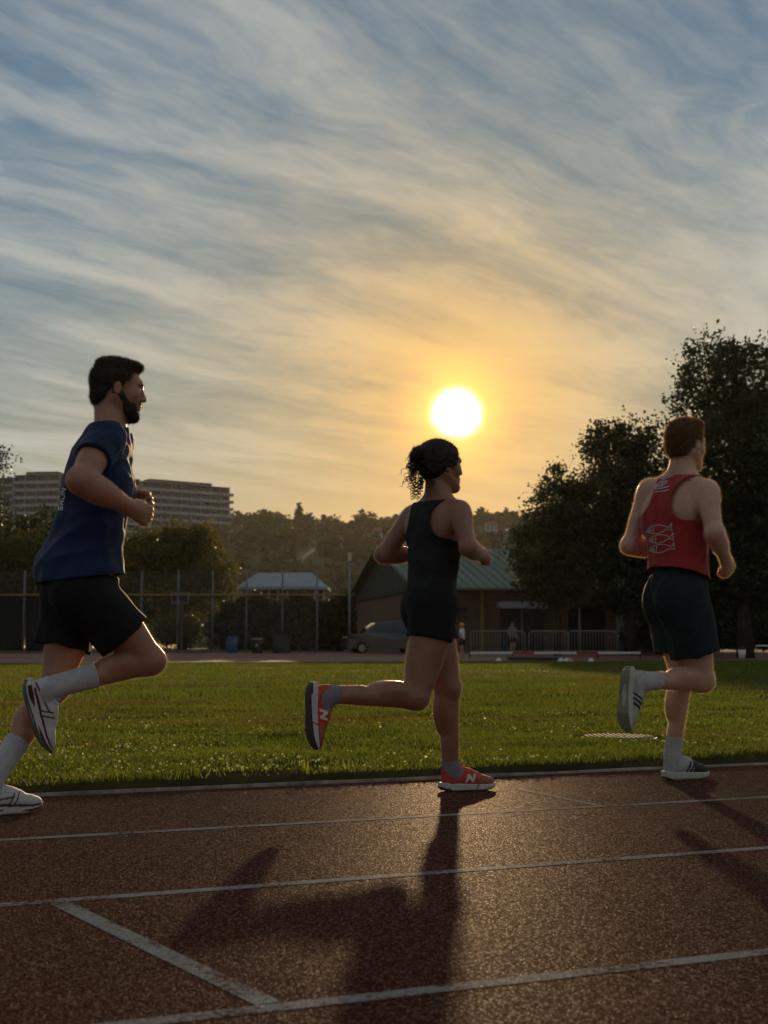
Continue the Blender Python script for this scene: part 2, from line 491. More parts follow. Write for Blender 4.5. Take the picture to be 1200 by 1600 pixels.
V = np.stack([P_ - a * sz, P_ - bq * sz, P_ + a * sz, P_ + bq * sz], 1).reshape(-1, 3)
tag(mesh_np('clover', V, np.arange(n)[:, None] * 4 + np.array([[0, 1, 2, 3]]), M_clover, smooth=False), 'small pale clover leaves scattered in the turf near the kerb', 'clover', kind='stuff')

# ------------------------------------------------------------------ distance-field modelling (bodies, clothes, shoes)
def nrm(v):
    v = np.asarray(v, float); return v / (np.linalg.norm(v) + 1e-12)
def cone(a, b, ra, rb, flat=None):
    """tapered capsule a-b; flat = (axis, factor) squeezes it along that axis"""
    a, b = np.asarray(a, float), np.asarray(b, float)
    ba = b - a; L2_ = ba @ ba + 1e-12; m = max(ra, rb)
    def f(X, Y, Z):
        px, py, pz = X - a[0], Y - a[1], Z - a[2]
        t = np.clip((px * ba[0] + py * ba[1] + pz * ba[2]) / L2_, 0, 1)
        qx, qy, qz = px - t * ba[0], py - t * ba[1], pz - t * ba[2]
        if flat is not None:
            ax, s = flat
            w = (qx * ax[0] + qy * ax[1] + qz * ax[2]) * (s - 1)
            qx, qy, qz = qx + w * ax[0], qy + w * ax[1], qz + w * ax[2]
        return np.sqrt(qx * qx + qy * qy + qz * qz) - (ra + (rb - ra) * t)
    mm = m / (min(1.0, flat[1]) if flat is not None else 1.0)
    return np.minimum(a, b) - mm, np.maximum(a, b) + mm, f
def ell(c, r, B=None):
    """ellipsoid, radii r along the rows of B (an orthonormal frame)"""
    c = np.asarray(c, float); r = np.asarray(r, float)
    B = np.eye(3) if B is None else np.asarray(B, float)
    def f(X, Y, Z):
        px, py, pz = X - c[0], Y - c[1], Z - c[2]
        k0 = 0; k1 = 0
        for i in range(3):
            q = (px * B[i, 0] + py * B[i, 1] + pz * B[i, 2]) / r[i]
            k0 = k0 + q * q; k1 = k1 + (q / r[i]) ** 2
        k0 = np.sqrt(k0); k1 = np.sqrt(k1) + 1e-9
        return k0 * (k0 - 1.0) / k1
    ext = np.sqrt(((B * r[:, None]) ** 2).sum(0))
    return c - ext, c + ext, f
def half(p, n):                     # keeps the side n points away from
    p = np.asarray(p, float); n = nrm(n)
    return lambda X, Y, Z: (X - p[0]) * n[0] + (Y - p[1]) * n[1] + (Z - p[2]) * n[2]
class Field:
    def __init__(s, h): s.h = h; s.ops = []; s.cuts = []; s.disp = None
    def add(s, prim, k=0.02): s.ops.append((1, prim, k)); return s
    def sub(s, prim, k=0.01): s.ops.append((-1, prim, k)); return s
    def cut(s, fn): s.cuts.append(fn); return s
    def mesh(s, open_cuts=True):
        h = s.h
        lo = np.min([o[1][0] for o in s.ops if o[0] > 0], 0) - 4 * h
        hi = np.max([o[1][1] for o in s.ops if o[0] > 0], 0) + 4 * h
        n = np.ceil((hi - lo) / h).astype(int) + 1
        ax = [(lo[i] + h * np.arange(n[i])).astype(np.float32) for i in range(3)]
        D = np.full(n, 1.0, np.float32)
        for sg, (plo, phi, fn), k in s.ops:
            i0 = np.maximum(np.floor((plo - k - 2 * h - lo) / h).astype(int), 0)
            i1 = np.minimum(np.ceil((phi + k + 2 * h - lo) / h).astype(int) + 1, n)
            if np.any(i1 <= i0): continue
            sl = tuple(slice(a, b) for a, b in zip(i0, i1))
            X, Y, Z = ax[0][sl[0]][:, None, None], ax[1][sl[1]][None, :, None], ax[2][sl[2]][None, None, :]
            d = fn(X, Y, Z).astype(np.float32)
            cur = D[sl]
            if sg > 0:
                q = np.maximum(k - np.abs(cur - d), 0) / max(k, 1e-6)
                D[sl] = np.minimum(cur, d) - q * q * k * 0.25
            else:
                d = -d
                q = np.maximum(k - np.abs(cur - d), 0) / max(k, 1e-6)
                D[sl] = np.maximum(cur, d) + q * q * k * 0.25
        X, Y, Z = ax[0][:, None, None], ax[1][None, :, None], ax[2][None, None, :]
        if s.disp is not None:
            near = np.abs(D) < 0.05
            I = np.argwhere(near)
            D[near] += s.disp(ax[0][I[:, 0]], ax[1][I[:, 1]], ax[2][I[:, 2]]).astype(np.float32)
        for c in s.cuts:
            D = np.maximum(D, c(X, Y, Z).astype(np.float32))
        V, Fq = nets(D, lo, h)
        if s.cuts and open_cuts and len(Fq):
            on = np.zeros(len(V), bool)
            for c in s.cuts:
                on |= c(V[:, 0], V[:, 1], V[:, 2]) > -0.35 * h
            Fq = Fq[~on[Fq].all(1)]
            used = np.unique(Fq); mp = np.full(len(V), -1); mp[used] = np.arange(len(used))
            V, Fq = V[used], mp[Fq]
        return V, Fq
def nets(D, lo, h):
    S = D < 0
    c = np.zeros(tuple(np.array(D.shape) - 1), np.int8)
    offs = [(i, j, k) for i in (0, 1) for j in (0, 1) for k in (0, 1)]
    for o in offs:
        c += S[o[0]:S.shape[0] - 1 + o[0], o[1]:S.shape[1] - 1 + o[1], o[2]:S.shape[2] - 1 + o[2]]
    mixed = (c > 0) & (c < 8)
    ci = np.argwhere(mixed)
    idx = np.full(c.shape, -1, np.int32); idx[mixed] = np.arange(len(ci))
    P = np.zeros((len(ci), 3)); N = np.zeros(len(ci))
    val = {o: D[ci[:, 0] + o[0], ci[:, 1] + o[1], ci[:, 2] + o[2]] for o in offs}
    for o in offs:
        for a in range(3):
            if o[a] == 0:
                o2 = list(o); o2[a] = 1; o2 = tuple(o2)
                v1, v2 = val[o], val[o2]
                x = (v1 < 0) != (v2 < 0)
                t = np.where(x, v1 / np.where(x, v1 - v2, 1), 0)
                p = np.tile(np.array(o, float), (len(ci), 1)); p[:, a] = t
                P += p * x[:, None]; N += x
    V = lo + h * (ci + P / N[:, None])
    faces = []
    for a in range(3):
        b, d = (a + 1) % 3, (a + 2) % 3
        sl0 = [slice(None)] * 3; sl1 = [slice(None)] * 3
        sl0[a] = slice(0, -1); sl1[a] = slice(1, None)
        e = S[tuple(sl0)] != S[tuple(sl1)]
        E = np.argwhere(e)
        ok = (E[:, b] > 0) & (E[:, d] > 0) & (E[:, b] < D.shape[b] - 1) & (E[:, d] < D.shape[d] - 1)
        E = E[ok]
        first = S[E[:, 0], E[:, 1], E[:, 2]]
        q = []
        for ob, od in ((0, 0), (-1, 0), (-1, -1), (0, -1)):
            I = E.copy(); I[:, b] += ob; I[:, d] += od
            q.append(idx[I[:, 0], I[:, 1], I[:, 2]])
        q = np.stack(q, 1)
        q[~first] = q[~first][:, ::-1]
        faces.append(q)
    return V, np.concatenate(faces)
_lat = np.random.default_rng(5).random((32, 32, 32)).astype(np.float32)
def noise3(x, y, z):
    i, j, k = (np.floor(q).astype(int) for q in (x, y, z))
    a, b, c = x - i, y - j, z - k
    a, b, c = (q * q * (3 - 2 * q) for q in (a, b, c))
    r = 0
    for di in (0, 1):
        for dj in (0, 1):
            for dk in (0, 1):
                r = r + _lat[(i + di) % 32, (j + dj) % 32, (k + dk) % 32] * (a if di else 1 - a) * (b if dj else 1 - b) * (c if dk else 1 - c)
    return r * 2 - 1
def folds(amp, freq, ax, stretch=0.35, amp2=0.4, seed=0.0):
    """cloth folds: noise stretched along ax"""
    ax = nrm(ax)
    def f(x, y, z):
        w = (x * ax[0] + y * ax[1] + z * ax[2]) * (stretch - 1)
        x, y, z = x + w * ax[0] + seed, y + w * ax[1] + seed, z + w * ax[2]
        n = noise3(x * freq, y * freq, z * freq)
        ridge = 1 - 2 * np.abs(n)
        return -amp * ridge * 0.6 - amp * amp2 * noise3(x * freq * 2.3 + 7, y * freq * 2.3, z * freq * 2.3)
    return f

# ------------------------------------------------------------------ people
M_skin_tan = skin_mat('skin_tan', (0.34, 0.160, 0.095), (0.42, 0.205, 0.125), (0.36, 0.125, 0.075))
M_skin_brown = skin_mat('skin_brown', (0.25, 0.115, 0.070), (0.31, 0.150, 0.092), (0.26, 0.090, 0.058))
M_skin_pale = skin_mat('skin_pale', (0.48, 0.275, 0.200), (0.56, 0.345, 0.255), (0.50, 0.215, 0.155))
def hair_mat(name, col, tr=0.25):
    return mat(name, col, 0.45, 0.5, 0.3, 60, 0.5, 180, trans=tr)
M_hair_dark = hair_mat('hair_dark', (0.026, 0.015, 0.010))
M_hair_black = hair_mat('hair_black', (0.018, 0.011, 0.008))
M_hair_red = hair_mat('hair_reddish', (0.20, 0.088, 0.036), 0.5)
M_shirt_blue = mat('shirt_blue', (0.007, 0.018, 0.062), 0.75, 0.25, 0.12, 40, 0.25, 600, sheen=0.15)
M_shorts_black = mat('shorts_black', (0.009, 0.009, 0.010), 0.8, 0.2, 0.2, 30, 0.25, 500)
M_top_black = mat('top_black', (0.014, 0.013, 0.013), 0.75, 0.25, 0.2, 30, 0.25, 500)
M_vest_red = mat('vest_red', (0.34, 0.032, 0.026), 0.8, 0.2, 0.10, 40, 0.25, 500, trans=0.12, sheen=0.35)
M_shorts_teal = mat('shorts_teal', (0.012, 0.017, 0.020), 0.8, 0.2, 0.2, 30, 0.25, 500)
M_sock = mat('sock_white', (0.55, 0.52, 0.54), 0.9, 0.15, 0.12, 25, 0.8, 500, sheen=.3)
M_print = mat('print_white', (0.46, 0.41, 0.41), 0.6, 0.3, 0.08, 60)
M_shoe = mat('shoe_colours', (1, 1, 1), 0.62, 0.3, 0.08, 90, 0.35, 800, attr=True)
M_fuzz = mat('fine_body_hair', (0.80, 0.58, 0.36), 0.5, 0.4, 0.1, 30, trans=0.65)
M_fuzz_dark = mat('fine_dark_hair', (0.50, 0.32, 0.20), 0.5, 0.4, 0.1, 30, trans=0.65)
M_stray_gold = mat('stray_hair_gold', (0.62, 0.36, 0.16), 0.4, 0.5, 0.1, 30, trans=0.7)
M_stray_brown = mat('stray_hair_brown', (0.16, 0.095, 0.055), 0.4, 0.5, 0.1, 30, trans=0.6)
M_eye = mat('eye_white', (0.6, 0.58, 0.55), 0.2, 0.5, 0.02)
M_mole = mat('mole', (0.05, 0.02, 0.014), 0.5, 0.3, 0.1)

class Runner:
    def __init__(s, foot_px, s_foot):
        g = ground(*foot_px)
        s.o = g - LAT * s_foot        # a point of the body's mid plane
        s.base = np.array([g[0], g[1], 0.0])
    def j(s, px, py, side):           # the joint seen at that pixel, `side` metres left of the mid plane
        d = ray(px, py); p = s.o + LAT * side
        return C0 + d * (((p - C0) @ LAT) / (d @ LAT))
def frame(up, left):
    U = nrm(up); L_ = nrm(np.asarray(left) - U * (np.asarray(left) @ U)); F = np.cross(L_, U)
    return np.array([F, L_, U])       # rows: forward, left, up
def turn(B, yaw=0, pitch=0, roll=0):  # yaw to the left, pitch chin-down, roll to the left
    F, L_, U = B
    if yaw: c, q = math.cos(yaw), math.sin(yaw); F, L_ = c * F + q * L_, c * L_ - q * F
    if pitch: c, q = math.cos(pitch), math.sin(pitch); F, U = c * F - q * U, c * U + q * F
    if roll: c, q = math.cos(roll), math.sin(roll); L_, U = c * L_ - q * U, c * U + q * L_
    return np.array([F, L_, U])

def head_prims(fl, c, B, s, female=False):
    def P(x, y, z): return c + s * (np.array([x, y, z]) @ B)
    def E(x, y, z, r, k=0.02, sub=False): (fl.sub if sub else fl.add)(ell(P(x, y, z), np.array(r) * s, B), k)
    jw = 0.9 if female else 1.0
    E(-.012, 0, .032, (.098, .075, .086), .02)
    E(.030, 0, -.035, (.062, .058 * jw, .080), .03)
    for y in (-1, 1):
        fl.add(cone(P(-.012, y * .056 * jw, -.040), P(.066, y * .018, -.098), .020 * s, .017 * s), .025)
        E(.055, y * .040, -.016, (.028, .022, .026), .02)
    E(.073, 0, -.099, (.021, .022 * jw, .018), .02)
    E(.078, 0, .028, (.022, .050, .018), .02)                      # brow
    for y in (-1, 1): E(.094, y * .033, .003, (.016, .018, .012), .012, True)
    fl.add(cone(P(.091, 0, .012), P(.108, 0, -.026), .0085 * s, .0115 * s), .012)
    for y in (-1, 1): E(.096, y * .012, -.030, (.012, .008, .008), .006)
    E(.089, 0, -.056, (.012, .023, .0065), .008)
    E(.087, 0, -.069, (.012, .021, .007), .008)
    E(.094, 0, -.0625, (.008, .022, .0022), .003, True)
    for y in (-1, 1):
        fl.add(ell(P(-.012, y * .079, -.008), np.array((.017, .007, .027)) * s, turn(B, yaw=y * 0.35)), .006)
        E(-.006, y * .088, -.006, (.009, .005, .016), .005, True)
    return P

def hand_prims(fl, w, d, palm, s=1.0, curl=1.0, right=False):
    """fist: wrist w, forearm direction d, palm = the way the fingers curl"""
    d = nrm(d); p = nrm(palm - d * (np.asarray(palm) @ d)); sd = np.cross(d, p) * (-1 if right else 1)      # sd: across the knuckles, from the thumb
    fl.add(ell(w + d * .046 * s, np.array((.048, .019, .040)) * s, np.array([d, p, sd])), .015)
    fl.add(cone(w - d * .02, w + d * .03 * s, .026 * s, .030 * s, (p, 1.35)), .015)
    for i, (o, ln) in enumerate(((-.030, .92), (-.010, 1.0), (.010, .97), (.029, .80))):
        k = w + d * (.083 - abs(o) * .25) * s + sd * o * s - p * .004 * s
        a = k + s * ln * .036 * nrm(d * .62 + p * .78 * curl)
        b = a + s * ln * .027 * nrm(-d * .35 + p * .93)
        e = b + s * ln * .020 * nrm(-d * .95 - p * .15)
        fl.add(cone(k - d * .02 * s, k, .0105 * s, .0108 * s), .005)
        fl.add(cone(k, a, .0106 * s, .0098 * s), .003)
        fl.add(cone(a, b, .0096 * s, .0088 * s), .003)
        fl.add(cone(b, e, .0088 * s, .0078 * s), .003)
    t0 = w + d * .022 * s - sd * .026 * s + p * .006 * s
    t1 = t0 + s * (.030 * d - .016 * sd + .018 * p); t2 = t1 + s * (.026 * d + .010 * sd + .018 * p); t3 = t2 + s * (.012 * d + .018 * sd + .006 * p)
    fl.add(cone(t0, t1, .0165 * s, .0125 * s), .010); fl.add(cone(t1, t2, .0118 * s, .0108 * s), .004); fl.add(cone(t2, t3, .0105 * s, .0085 * s), .004)

def leg_prims(fl, hip, knee, ank, w=1.0, heel=None):
    t, sh = nrm(knee - hip), nrm(ank - knee)
    fr = -nrm(np.cross(LAT, t)); bk = nrm(np.cross(LAT, sh))
    fl.add(cone(hip, knee, .086 * w, .056 * w), .03)
    m1 = hip * .62 + knee * .38
    B = np.array([t, fr, np.cross(t, fr)])
    fl.add(ell(m1 + fr * .022, np.array((.17, .062, .066)) * w, B), .03)
    fl.add(ell(m1 - fr * .020 + t * .02, np.array((.16, .058, .064)) * w, B), .03)
    mid = nrm(fr * 1.0 - bk)
    fl.add(ell(knee + mid * .020, np.array((.040, .040, .040)) * w), .012)
    fl.add(ell(hip * .22 + knee * .78 + fr * .026 * w + np.cross(t, fr) * .022, np.array((.060, .030, .028)) * w, B), .012)
    fl.add(ell(hip * .24 + knee * .76 + fr * .026 * w - np.cross(t, fr) * .024, np.array((.065, .030, .028)) * w, B), .012)
    fl.add(cone(knee, ank, .047 * w, .031 * w), .03)
    m2 = knee * .70 + ank * .30
    B2 = np.array([sh, bk, np.cross(sh, bk)])
    fl.add(ell(m2 + bk * .026 + B2[2] * .014, np.array((.105, .040, .037)) * w, B2), .013)
    fl.add(ell(m2 + bk * .024 - B2[2] * .016 - sh * .012, np.array((.098, .040, .036)) * w, B2), .013)
    fl.add(cone(knee * .93 + ank * .07 - bk * .030 * w, knee * .3 + ank * .7 - bk * .016 * w, .016 * w, .012 * w), .02)
    fl.add(cone(knee * .35 + ank * .65 + bk * .022, ank + bk * .026, .020 * w, .014 * w), .02)
    for q in (-1, 1): fl.add(ell(ank + B2[2] * q * .020 * w, np.array((.015, .015, .013)) * w), .012)
def foot_prims(fl, fr):                # bare foot inside the shoe
    o, B = fr
    def P(x, z, y=0): return o + x * B[0] + y * B[1] + z * B[2]
    fl.add(cone(P(.04, .055), P(.06, .065), .026, .026), .02)
    fl.add(cone(P(.06, .065), P(.19, .050), .024, .020, (B[2], 1.1)), .02)
    fl.add(cone(P(.04, .055), P(.050, .115), .024, .026), .02)
def arm_prims(fl, sh, el, wr, w=1.0, back=None):
    u, f = nrm(el - sh), nrm(wr - el)
    fl.add(cone(sh, el, .050 * w, .037 * w), .03)
    fl.add(ell(sh + u * .035, np.array((.075, .056, .056)) * w, frame(u, LAT)[[2, 0, 1]]), .03)
    ax = nrm(np.cross(u, f)) if np.linalg.norm(np.cross(u, f)) > .05 else LAT
    inn = np.cross(ax, u)
    m = sh * .48 + el * .52
    fl.add(ell(m + inn * .013, np.array((.085, .034, .036)) * w, np.array([u, inn, ax])), .02)
    fl.add(ell(m - inn * .015 - u * .02, np.array((.10, .034, .038)) * w, np.array([u, inn, ax])), .02)
    fl.add(ell(el - nrm(f - u) * .008, np.array((.034,) * 3) * w), .02)
    fl.add(cone(el, wr, .040 * w, .0265 * w), .03)
    m = el * .72 + wr * .28
    a2 = np.cross(f, ax)
    fl.add(ell(m + a2 * .008, np.array((.085, .041, .042)) * w, np.array([f, a2, ax])), .02)
    fl.add(ell(m - a2 * .010 + f * .02, np.array((.09, .036, .038)) * w, np.array([f, a2, ax])), .02)
def torso_prims(fl, J, w=1.0, grow=0.0, female=False, k=0.03):
    pel, chest, neck = J['pelvis'], J['chest'], J['neck']
    BP = frame(chest - pel, J['hipL'] - J['hipR']); BC = frame(neck - pel, J['shL'] - J['shR'])
    g = grow
    wais = pel * .50 + chest * .50
    hw = .158 if not female else .160
    fl.add(ell(pel + BP[2] * .01, np.array((.108 + g, hw + g, .105 + g)) * w, BP), k)
    for q, h in ((1, J['hipL']), (-1, J['hipR'])):
        fl.add(ell(h - BP[0] * .040 * w + BP[2] * .015, np.array((.082 + g, .084 + g, .10 + g)) * w, BP), k)
    fl.add(ell(wais, np.array((.098 + g, (.140 if not female else .118) + g, .15)) * w, frame(chest - pel, BP[1] + BC[1])), k)
    fl.add(ell(chest, np.array((.114 + g, (.158 if not female else .136) + g, .165)) * w, BC), k)
    up = chest * .35 + neck * .65
    fl.add(ell(up - BC[0] * .012 - BC[2] * .02, np.array((.090 + g, (.165 if not female else .140) + g, .095)) * w, BC), k)
    for q, s_ in ((1, J['shL']), (-1, J['shR'])):
        fl.add(cone(up + BC[1] * .05 * q, s_, (.072 + g) * w, (.050 + g) * w), k)
        fl.add(ell(chest - BC[0] * .055 * w + BC[1] * .085 * q * w + BC[2] * .055, np.array((.05 + g, .075 + g, .09 + g)) * w, BC), k)     # shoulder blade
        if female:
            fl.add(ell(chest + BC[0] * .075 * w + BC[1] * .065 * q * w + BC[2] * .01, np.array((.055 + g, .06 + g, .06 + g)) * w, BC), k)
        else:
            fl.add(ell(chest + BC[0] * .060 * w + BC[1] * .075 * q * w + BC[2] * .045, np.array((.055 + g, .085 + g, .065 + g)) * w, BC), k)
    return BP, BC
def neck_prims(fl, J, hc, HB, s, r=.056):
    top = hc + s * (np.array([-.030, 0, -.045]) @ HB)
    fl.add(cone(J['neck'] - nrm(top - J['neck']) * .03, top, r * 1.12, r * .98), .03)
    for k_ in ('shL', 'shR'):
        fl.add(cone(J['neck'] * .5 + top * .5, J['neck'] * .35 + J[k_] * .65, .030, .034), .04)

def strands(V, F, n, length, flow, rad, seed, spread=0.5):
    """thin three-sided hairs on a hair cap"""
    g = np.random.default_rng(seed)
    P = V[F]; c = P.mean(1)
    nr = np.cross(P[:, 1] - P[:, 0], P[:, 3] - P[:, 0]); nr /= np.linalg.norm(nr, axis=1)[:, None] + 1e-9
    I = g.integers(0, len(F), n)
    d = nr[I] + flow(c[I]) + g.normal(0, spread, (n, 3)) * .5
    d /= np.linalg.norm(d, axis=1)[:, None]
    L = length * (.5 + g.random(n))
    s = np.cross(d, g.normal(0, 1, (n, 3))); s /= np.linalg.norm(s, axis=1)[:, None]; s *= rad
    s2 = np.cross(d, s)
    b = c[I] - nr[I] * .002
    mid = b + d * (L * .55)[:, None]
    tip = b + (d * L[:, None]) + g.normal(0, .15, (n, 3)) * L[:, None] - ZUP * (L * .15)[:, None]
    Vs = np.stack([b - s, b + s * .5 + s2 * .87, b + s * .5 - s2 * .87, mid - s * .8, mid + s * .4 + s2 * .7, mid + s * .4 - s2 * .7, tip], 1).reshape(-1, 3)
    k = np.arange(n)[:, None] * 7
    Q = np.concatenate([k + np.array([[0, 1, 4, 3]]), k + np.array([[1, 2, 5, 4]]), k + np.array([[2, 0, 3, 5]])])
    Tt = np.concatenate([k + np.array([[3, 4, 6]]), k + np.array([[4, 5, 6]]), k + np.array([[5, 3, 6]])])
    return Vs, Q, Tt
def hair_object(par, base, fl, m, n, length, flow, seed, rad=.0004, extra=None, stray=None):
    V, F = fl.mesh(open_cuts=False)
    Vs, Q, Tt = strands(V, F, n, length, flow, rad, seed)
    VV = [V, Vs]; QQ = [F, Q + len(V)]; TT = Tt + len(V)
    if extra is not None:
        off = len(V) + len(Vs)
        VV.append(np.array(extra.v)); QQ.append(np.array([f for f in extra.f if len(f) == 4]) + off)
    o = mesh_np('hair', np.concatenate(VV), [np.concatenate(QQ), TT], m, par, True, base)
    if stray is not None: fuzz(o, base, 'stray_hair', V, F, stray[0], stray[1], .0003, stray[2], seed + 60, False, ZUP * .4)
    return o

def cloth(par, base, name, fl, m, thick=.003):
    V, F = fl.mesh()
    o = mesh_np(name, V, F, m, par, True, base)
    md = o.modifiers.new('cloth_thickness', 'SOLIDIFY'); md.thickness = thick; md.offset = -1
    bv = BVHTree.FromPolygons([tuple(v) for v in V], [tuple(int(i) for i in f) for f in F]); CLOTH.append(bv)
    return o, bv
CLOTH = []
def fuzz(par, base, name, V, F, n, length, rad, m, seed, test=True, flow=None):
    """fine short hairs, one sliver each, only where the skin is bare"""
    g = np.random.default_rng(seed)
    P = V[F]; c = P.mean(1)
    nr = np.cross(P[:, 1] - P[:, 0], P[:, 3] - P[:, 0]); nr /= np.linalg.norm(nr, axis=1)[:, None] + 1e-9
    I = g.integers(0, len(F), n); b, q = c[I], nr[I]
    if test:
        keep = np.ones(n, bool)
        for i in range(n):
            o, d = Vector(b[i]), Vector(q[i])
            for bv in CLOTH:
                if bv.ray_cast(o - d * .012, d, .06)[0] is not None: keep[i] = False; break
        b, q = b[keep], q[keep]; n = len(b)
    d = q + g.normal(0, .45, (n, 3)) + (0 if flow is None else flow)
    d /= np.linalg.norm(d, axis=1)[:, None]
    s = np.cross(d, g.normal(0, 1, (n, 3))); s /= np.linalg.norm(s, axis=1)[:, None]; s *= rad
    L = (length * (.4 + .9 * g.random(n)))[:, None]
    VV = np.stack([b - s, b + s, b + d * L], 1).reshape(-1, 3)
    o = mesh_np(name, VV, np.arange(n)[:, None] * 3 + np.array([[0, 1, 2]]), m, par, False, base); o['kind'] = 'stuff'
    return o

# shoe: local x to the toe, y to the left, z up, length about .285
def shoe(par, base, org, B, style, left, s=1.0):
    X_ = np.array([-.012, 0, .03, .07, .12, .17, .215, .25, .272, .283])
    Wd = np.array([.019, .029, .034, .034, .036, .043, .047, .045, .036, .022])
    Cn = np.array([0, 0, 0, .003, .006, .006, .003, -.003, -.008, -.010]) * (-1 if left else 1)
    if style == 'racer':
        Zb = np.array([.020, .010, .002, 0, .001, 0, .002, .010, .020, .028]); Zt = np.array([.050, .052, .050, .047, .043, .038, .034, .035, .038, .036])
    else:
        Zb = np.array([.014, .006, 0, 0, .001, 0, .001, .007, .015, .022]); Zt = np.array([.044, .044, .042, .039, .036, .033, .030, .031, .034, .032])
    def loc(X, Y, Z):
        px, py, pz = X - org[0], Y - org[1], Z - org[2]
        return tuple((px * B[i, 0] + py * B[i, 1] + pz * B[i, 2]) / s for i in range(3))
    lo = org - .36 * s; hi = org + .36 * s
    def box_of(fn):
        pts = np.array([org + s * (np.array([x, y, z]) @ B) for x in (-.03, .30) for y in (-.07, .07) for z in (-.02, .17)])
        return pts.min(0), pts.max(0), fn
    def slab(z0, z1, grow, rnd=.006):
        def f(X, Y, Z):
            x, y, z = loc(X, Y, Z)
            w = np.interp(x, X_, Wd) + grow; cc = np.interp(x, X_, Cn)
            zb, zt = np.interp(x, X_, Zb), np.interp(x, X_, Zt)
            b0, b1 = z0(zb, zt), z1(zb, zt)
            d1 = np.abs(y - cc) - w
            d2 = np.abs(z - (b0 + b1) / 2) - (b1 - b0) / 2
            d3 = np.maximum(-.020 - x, x - .288)
            dd = np.maximum(d2, d3); q = np.maximum(rnd - np.abs(d1 - dd), 0) / rnd
            return (np.maximum(d1, dd) + q * q * rnd * .25) * s
        return f
    h = .0034
    # upper
    fu = Field(h)
    def P(x, y, z): return org + s * (np.array([x, y, z]) @ B)
    fu.add(cone(P(.028, 0, .050), P(.030, 0, .098), .031 * s, .033 * s, (B[0], .95)), .02)
    fu.add(cone(P(.05, Cn[3], .055), P(.13, Cn[4], .062), .036 * s, .036 * s), .02)
    fu.add(cone(P(.085, 0, .098), P(.17, Cn[5], .062), .026 * s, .032 * s), .025)
    fu.add(cone(P(.14, Cn[5], .050), P(.205, Cn[6], .044), .038 * s, .036 * s, (B[2], 1.25)), .02)
    fu.add(ell(P(.225, Cn[6], .040), np.array((.055, .039, .027)) * s, B), .02)
    fu.sub(cone(P(.048, 0, .115), P(.045, 0, .20), .032 * s, .040 * s), .006)
    fu.cut(lambda X, Y, Z: (np.interp(loc(X, Y, Z)[0], X_, Zt) - .006 - loc(X, Y, Z)[2]) * s)
    Vu, Fu = fu.mesh(open_cuts=False)
    lx, ly, lz = loc(Vu[:, 0], Vu[:, 1], Vu[:, 2])
    st = style
    if st == 'racer':
        cu = np.tile([.50, .48, .48], (len(Vu), 1))
        rim = (lz > .108) & (lx < .12) & (((lx - .046) ** 2 + ly ** 2) < .040 ** 2); cu[rim] = (.02, .018, .02); cu[(np.abs(lz - .060 - (lx - .06) * .12) < .004) & (lx < .13) & (lx > .0)] = (.10, .05, .05)
        for x0 in (.118, .140):
            b = (np.abs(lx - x0 - (lz - .045) * .55) < .0035) & (lz < .085); cu[b] = (.03, .012, .012)
    elif st == 'red':
        cu = np.tile([.50, .050, .030], (len(Vu), 1))
        toe = lx > .175; cu[toe] = (.34, .10, .05)
        cu[(lz > .095) & (lx > .075)] = (.55, .05, .035)
    else:
        cu = np.tile([.36, .38, .34], (len(Vu), 1))
        for x0 in (.105, .128, .151):
            b = (np.abs(lx - x0 - (lz - .04) * .6) < .0065) & (lz < .088); cu[b] = (.012, .012, .014)
        if left: cu[(lx > .15)] = (.02, .022, .022)
    sh = mesh_np('shoe', Vu, Fu, M_shoe, par, True, base, cu)
    # midsole
    fm = Field(h); fm.add(box_of(slab(lambda a, b: a + .003, lambda a, b: b, .0015)), .001)
    Vm, Fm = fm.mesh(); lx, ly, lz = loc(Vm[:, 0], Vm[:, 1], Vm[:, 2])
    zb, zt = np.interp(lx, X_, Zb), np.interp(lx, X_, Zt); fz = (lz - zb) / (zt - zb)
    if st == 'racer':
        cm = np.tile([.52, .47, .46], (len(Vm), 1))
        cm[(fz > .74) & (lx > .02)] = (.045, .012, .012)
        cm[(np.abs(fz - .35) < .17 * np.clip((lx - .16) / .05, 0, 1)) & (lx > .16)] = (.05, .015, .014)
        cm[(np.abs(fz - .45) < .20 * np.clip((.10 - lx) / .05, 0, 1)) & (lx < .10) & (lx > .005)] = (.05, .015, .014)
        co = (.10, .12, .085)
    elif st == 'red':
        cm = np.tile([.50, .46, .45], (len(Vm), 1)); cm[(fz < .32) & ((lx < .03))] = (.02, .02, .02); co = (.045, .035, .04)
        cm[(np.abs(lx - .155 - .02 * fz) < .003)] = (.10, .08, .08)
    else:
        cm = np.tile([.46, .44, .42], (len(Vm), 1)); co = (.20, .21, .15)
    mesh_np('midsole', Vm, Fm, M_shoe, sh, True, base, cm)
    fo = Field(h); fo.add(box_of(slab(lambda a, b: a - .0005, lambda a, b: a + .007, .0025, .004)), .001)
    if st != 'red': fo.sub(ell(P(.115, 0, -.002), np.array((.055, .020, .012)) * s, B), .006)
    Vo, Fo = fo.mesh(); lx = loc(Vo[:, 0], Vo[:, 1], Vo[:, 2])[0]
    c_o = np.tile(co, (len(Vo), 1))
    c_o[(np.mod(lx * 95, 1.0) < .22) & (lx > .13)] *= .45
    if st == 'grey': c_o[(lx > .12) & (lx < .2)] = (.24, .26, .12)
    mesh_np('outsole', Vo, Fo, M_shoe, sh, True, base, c_o)
    # laces
    lc = MB()
    for i in range(5):
        x = .098 + i * .017; z = .124 - i * .0105
        lc.tube([P(x - .004, -.022, z - .006), P(x, -.008, z + .003), P(x, .008, z + .003), P(x - .004, .022, z - .006)], .0026 * s, 5)
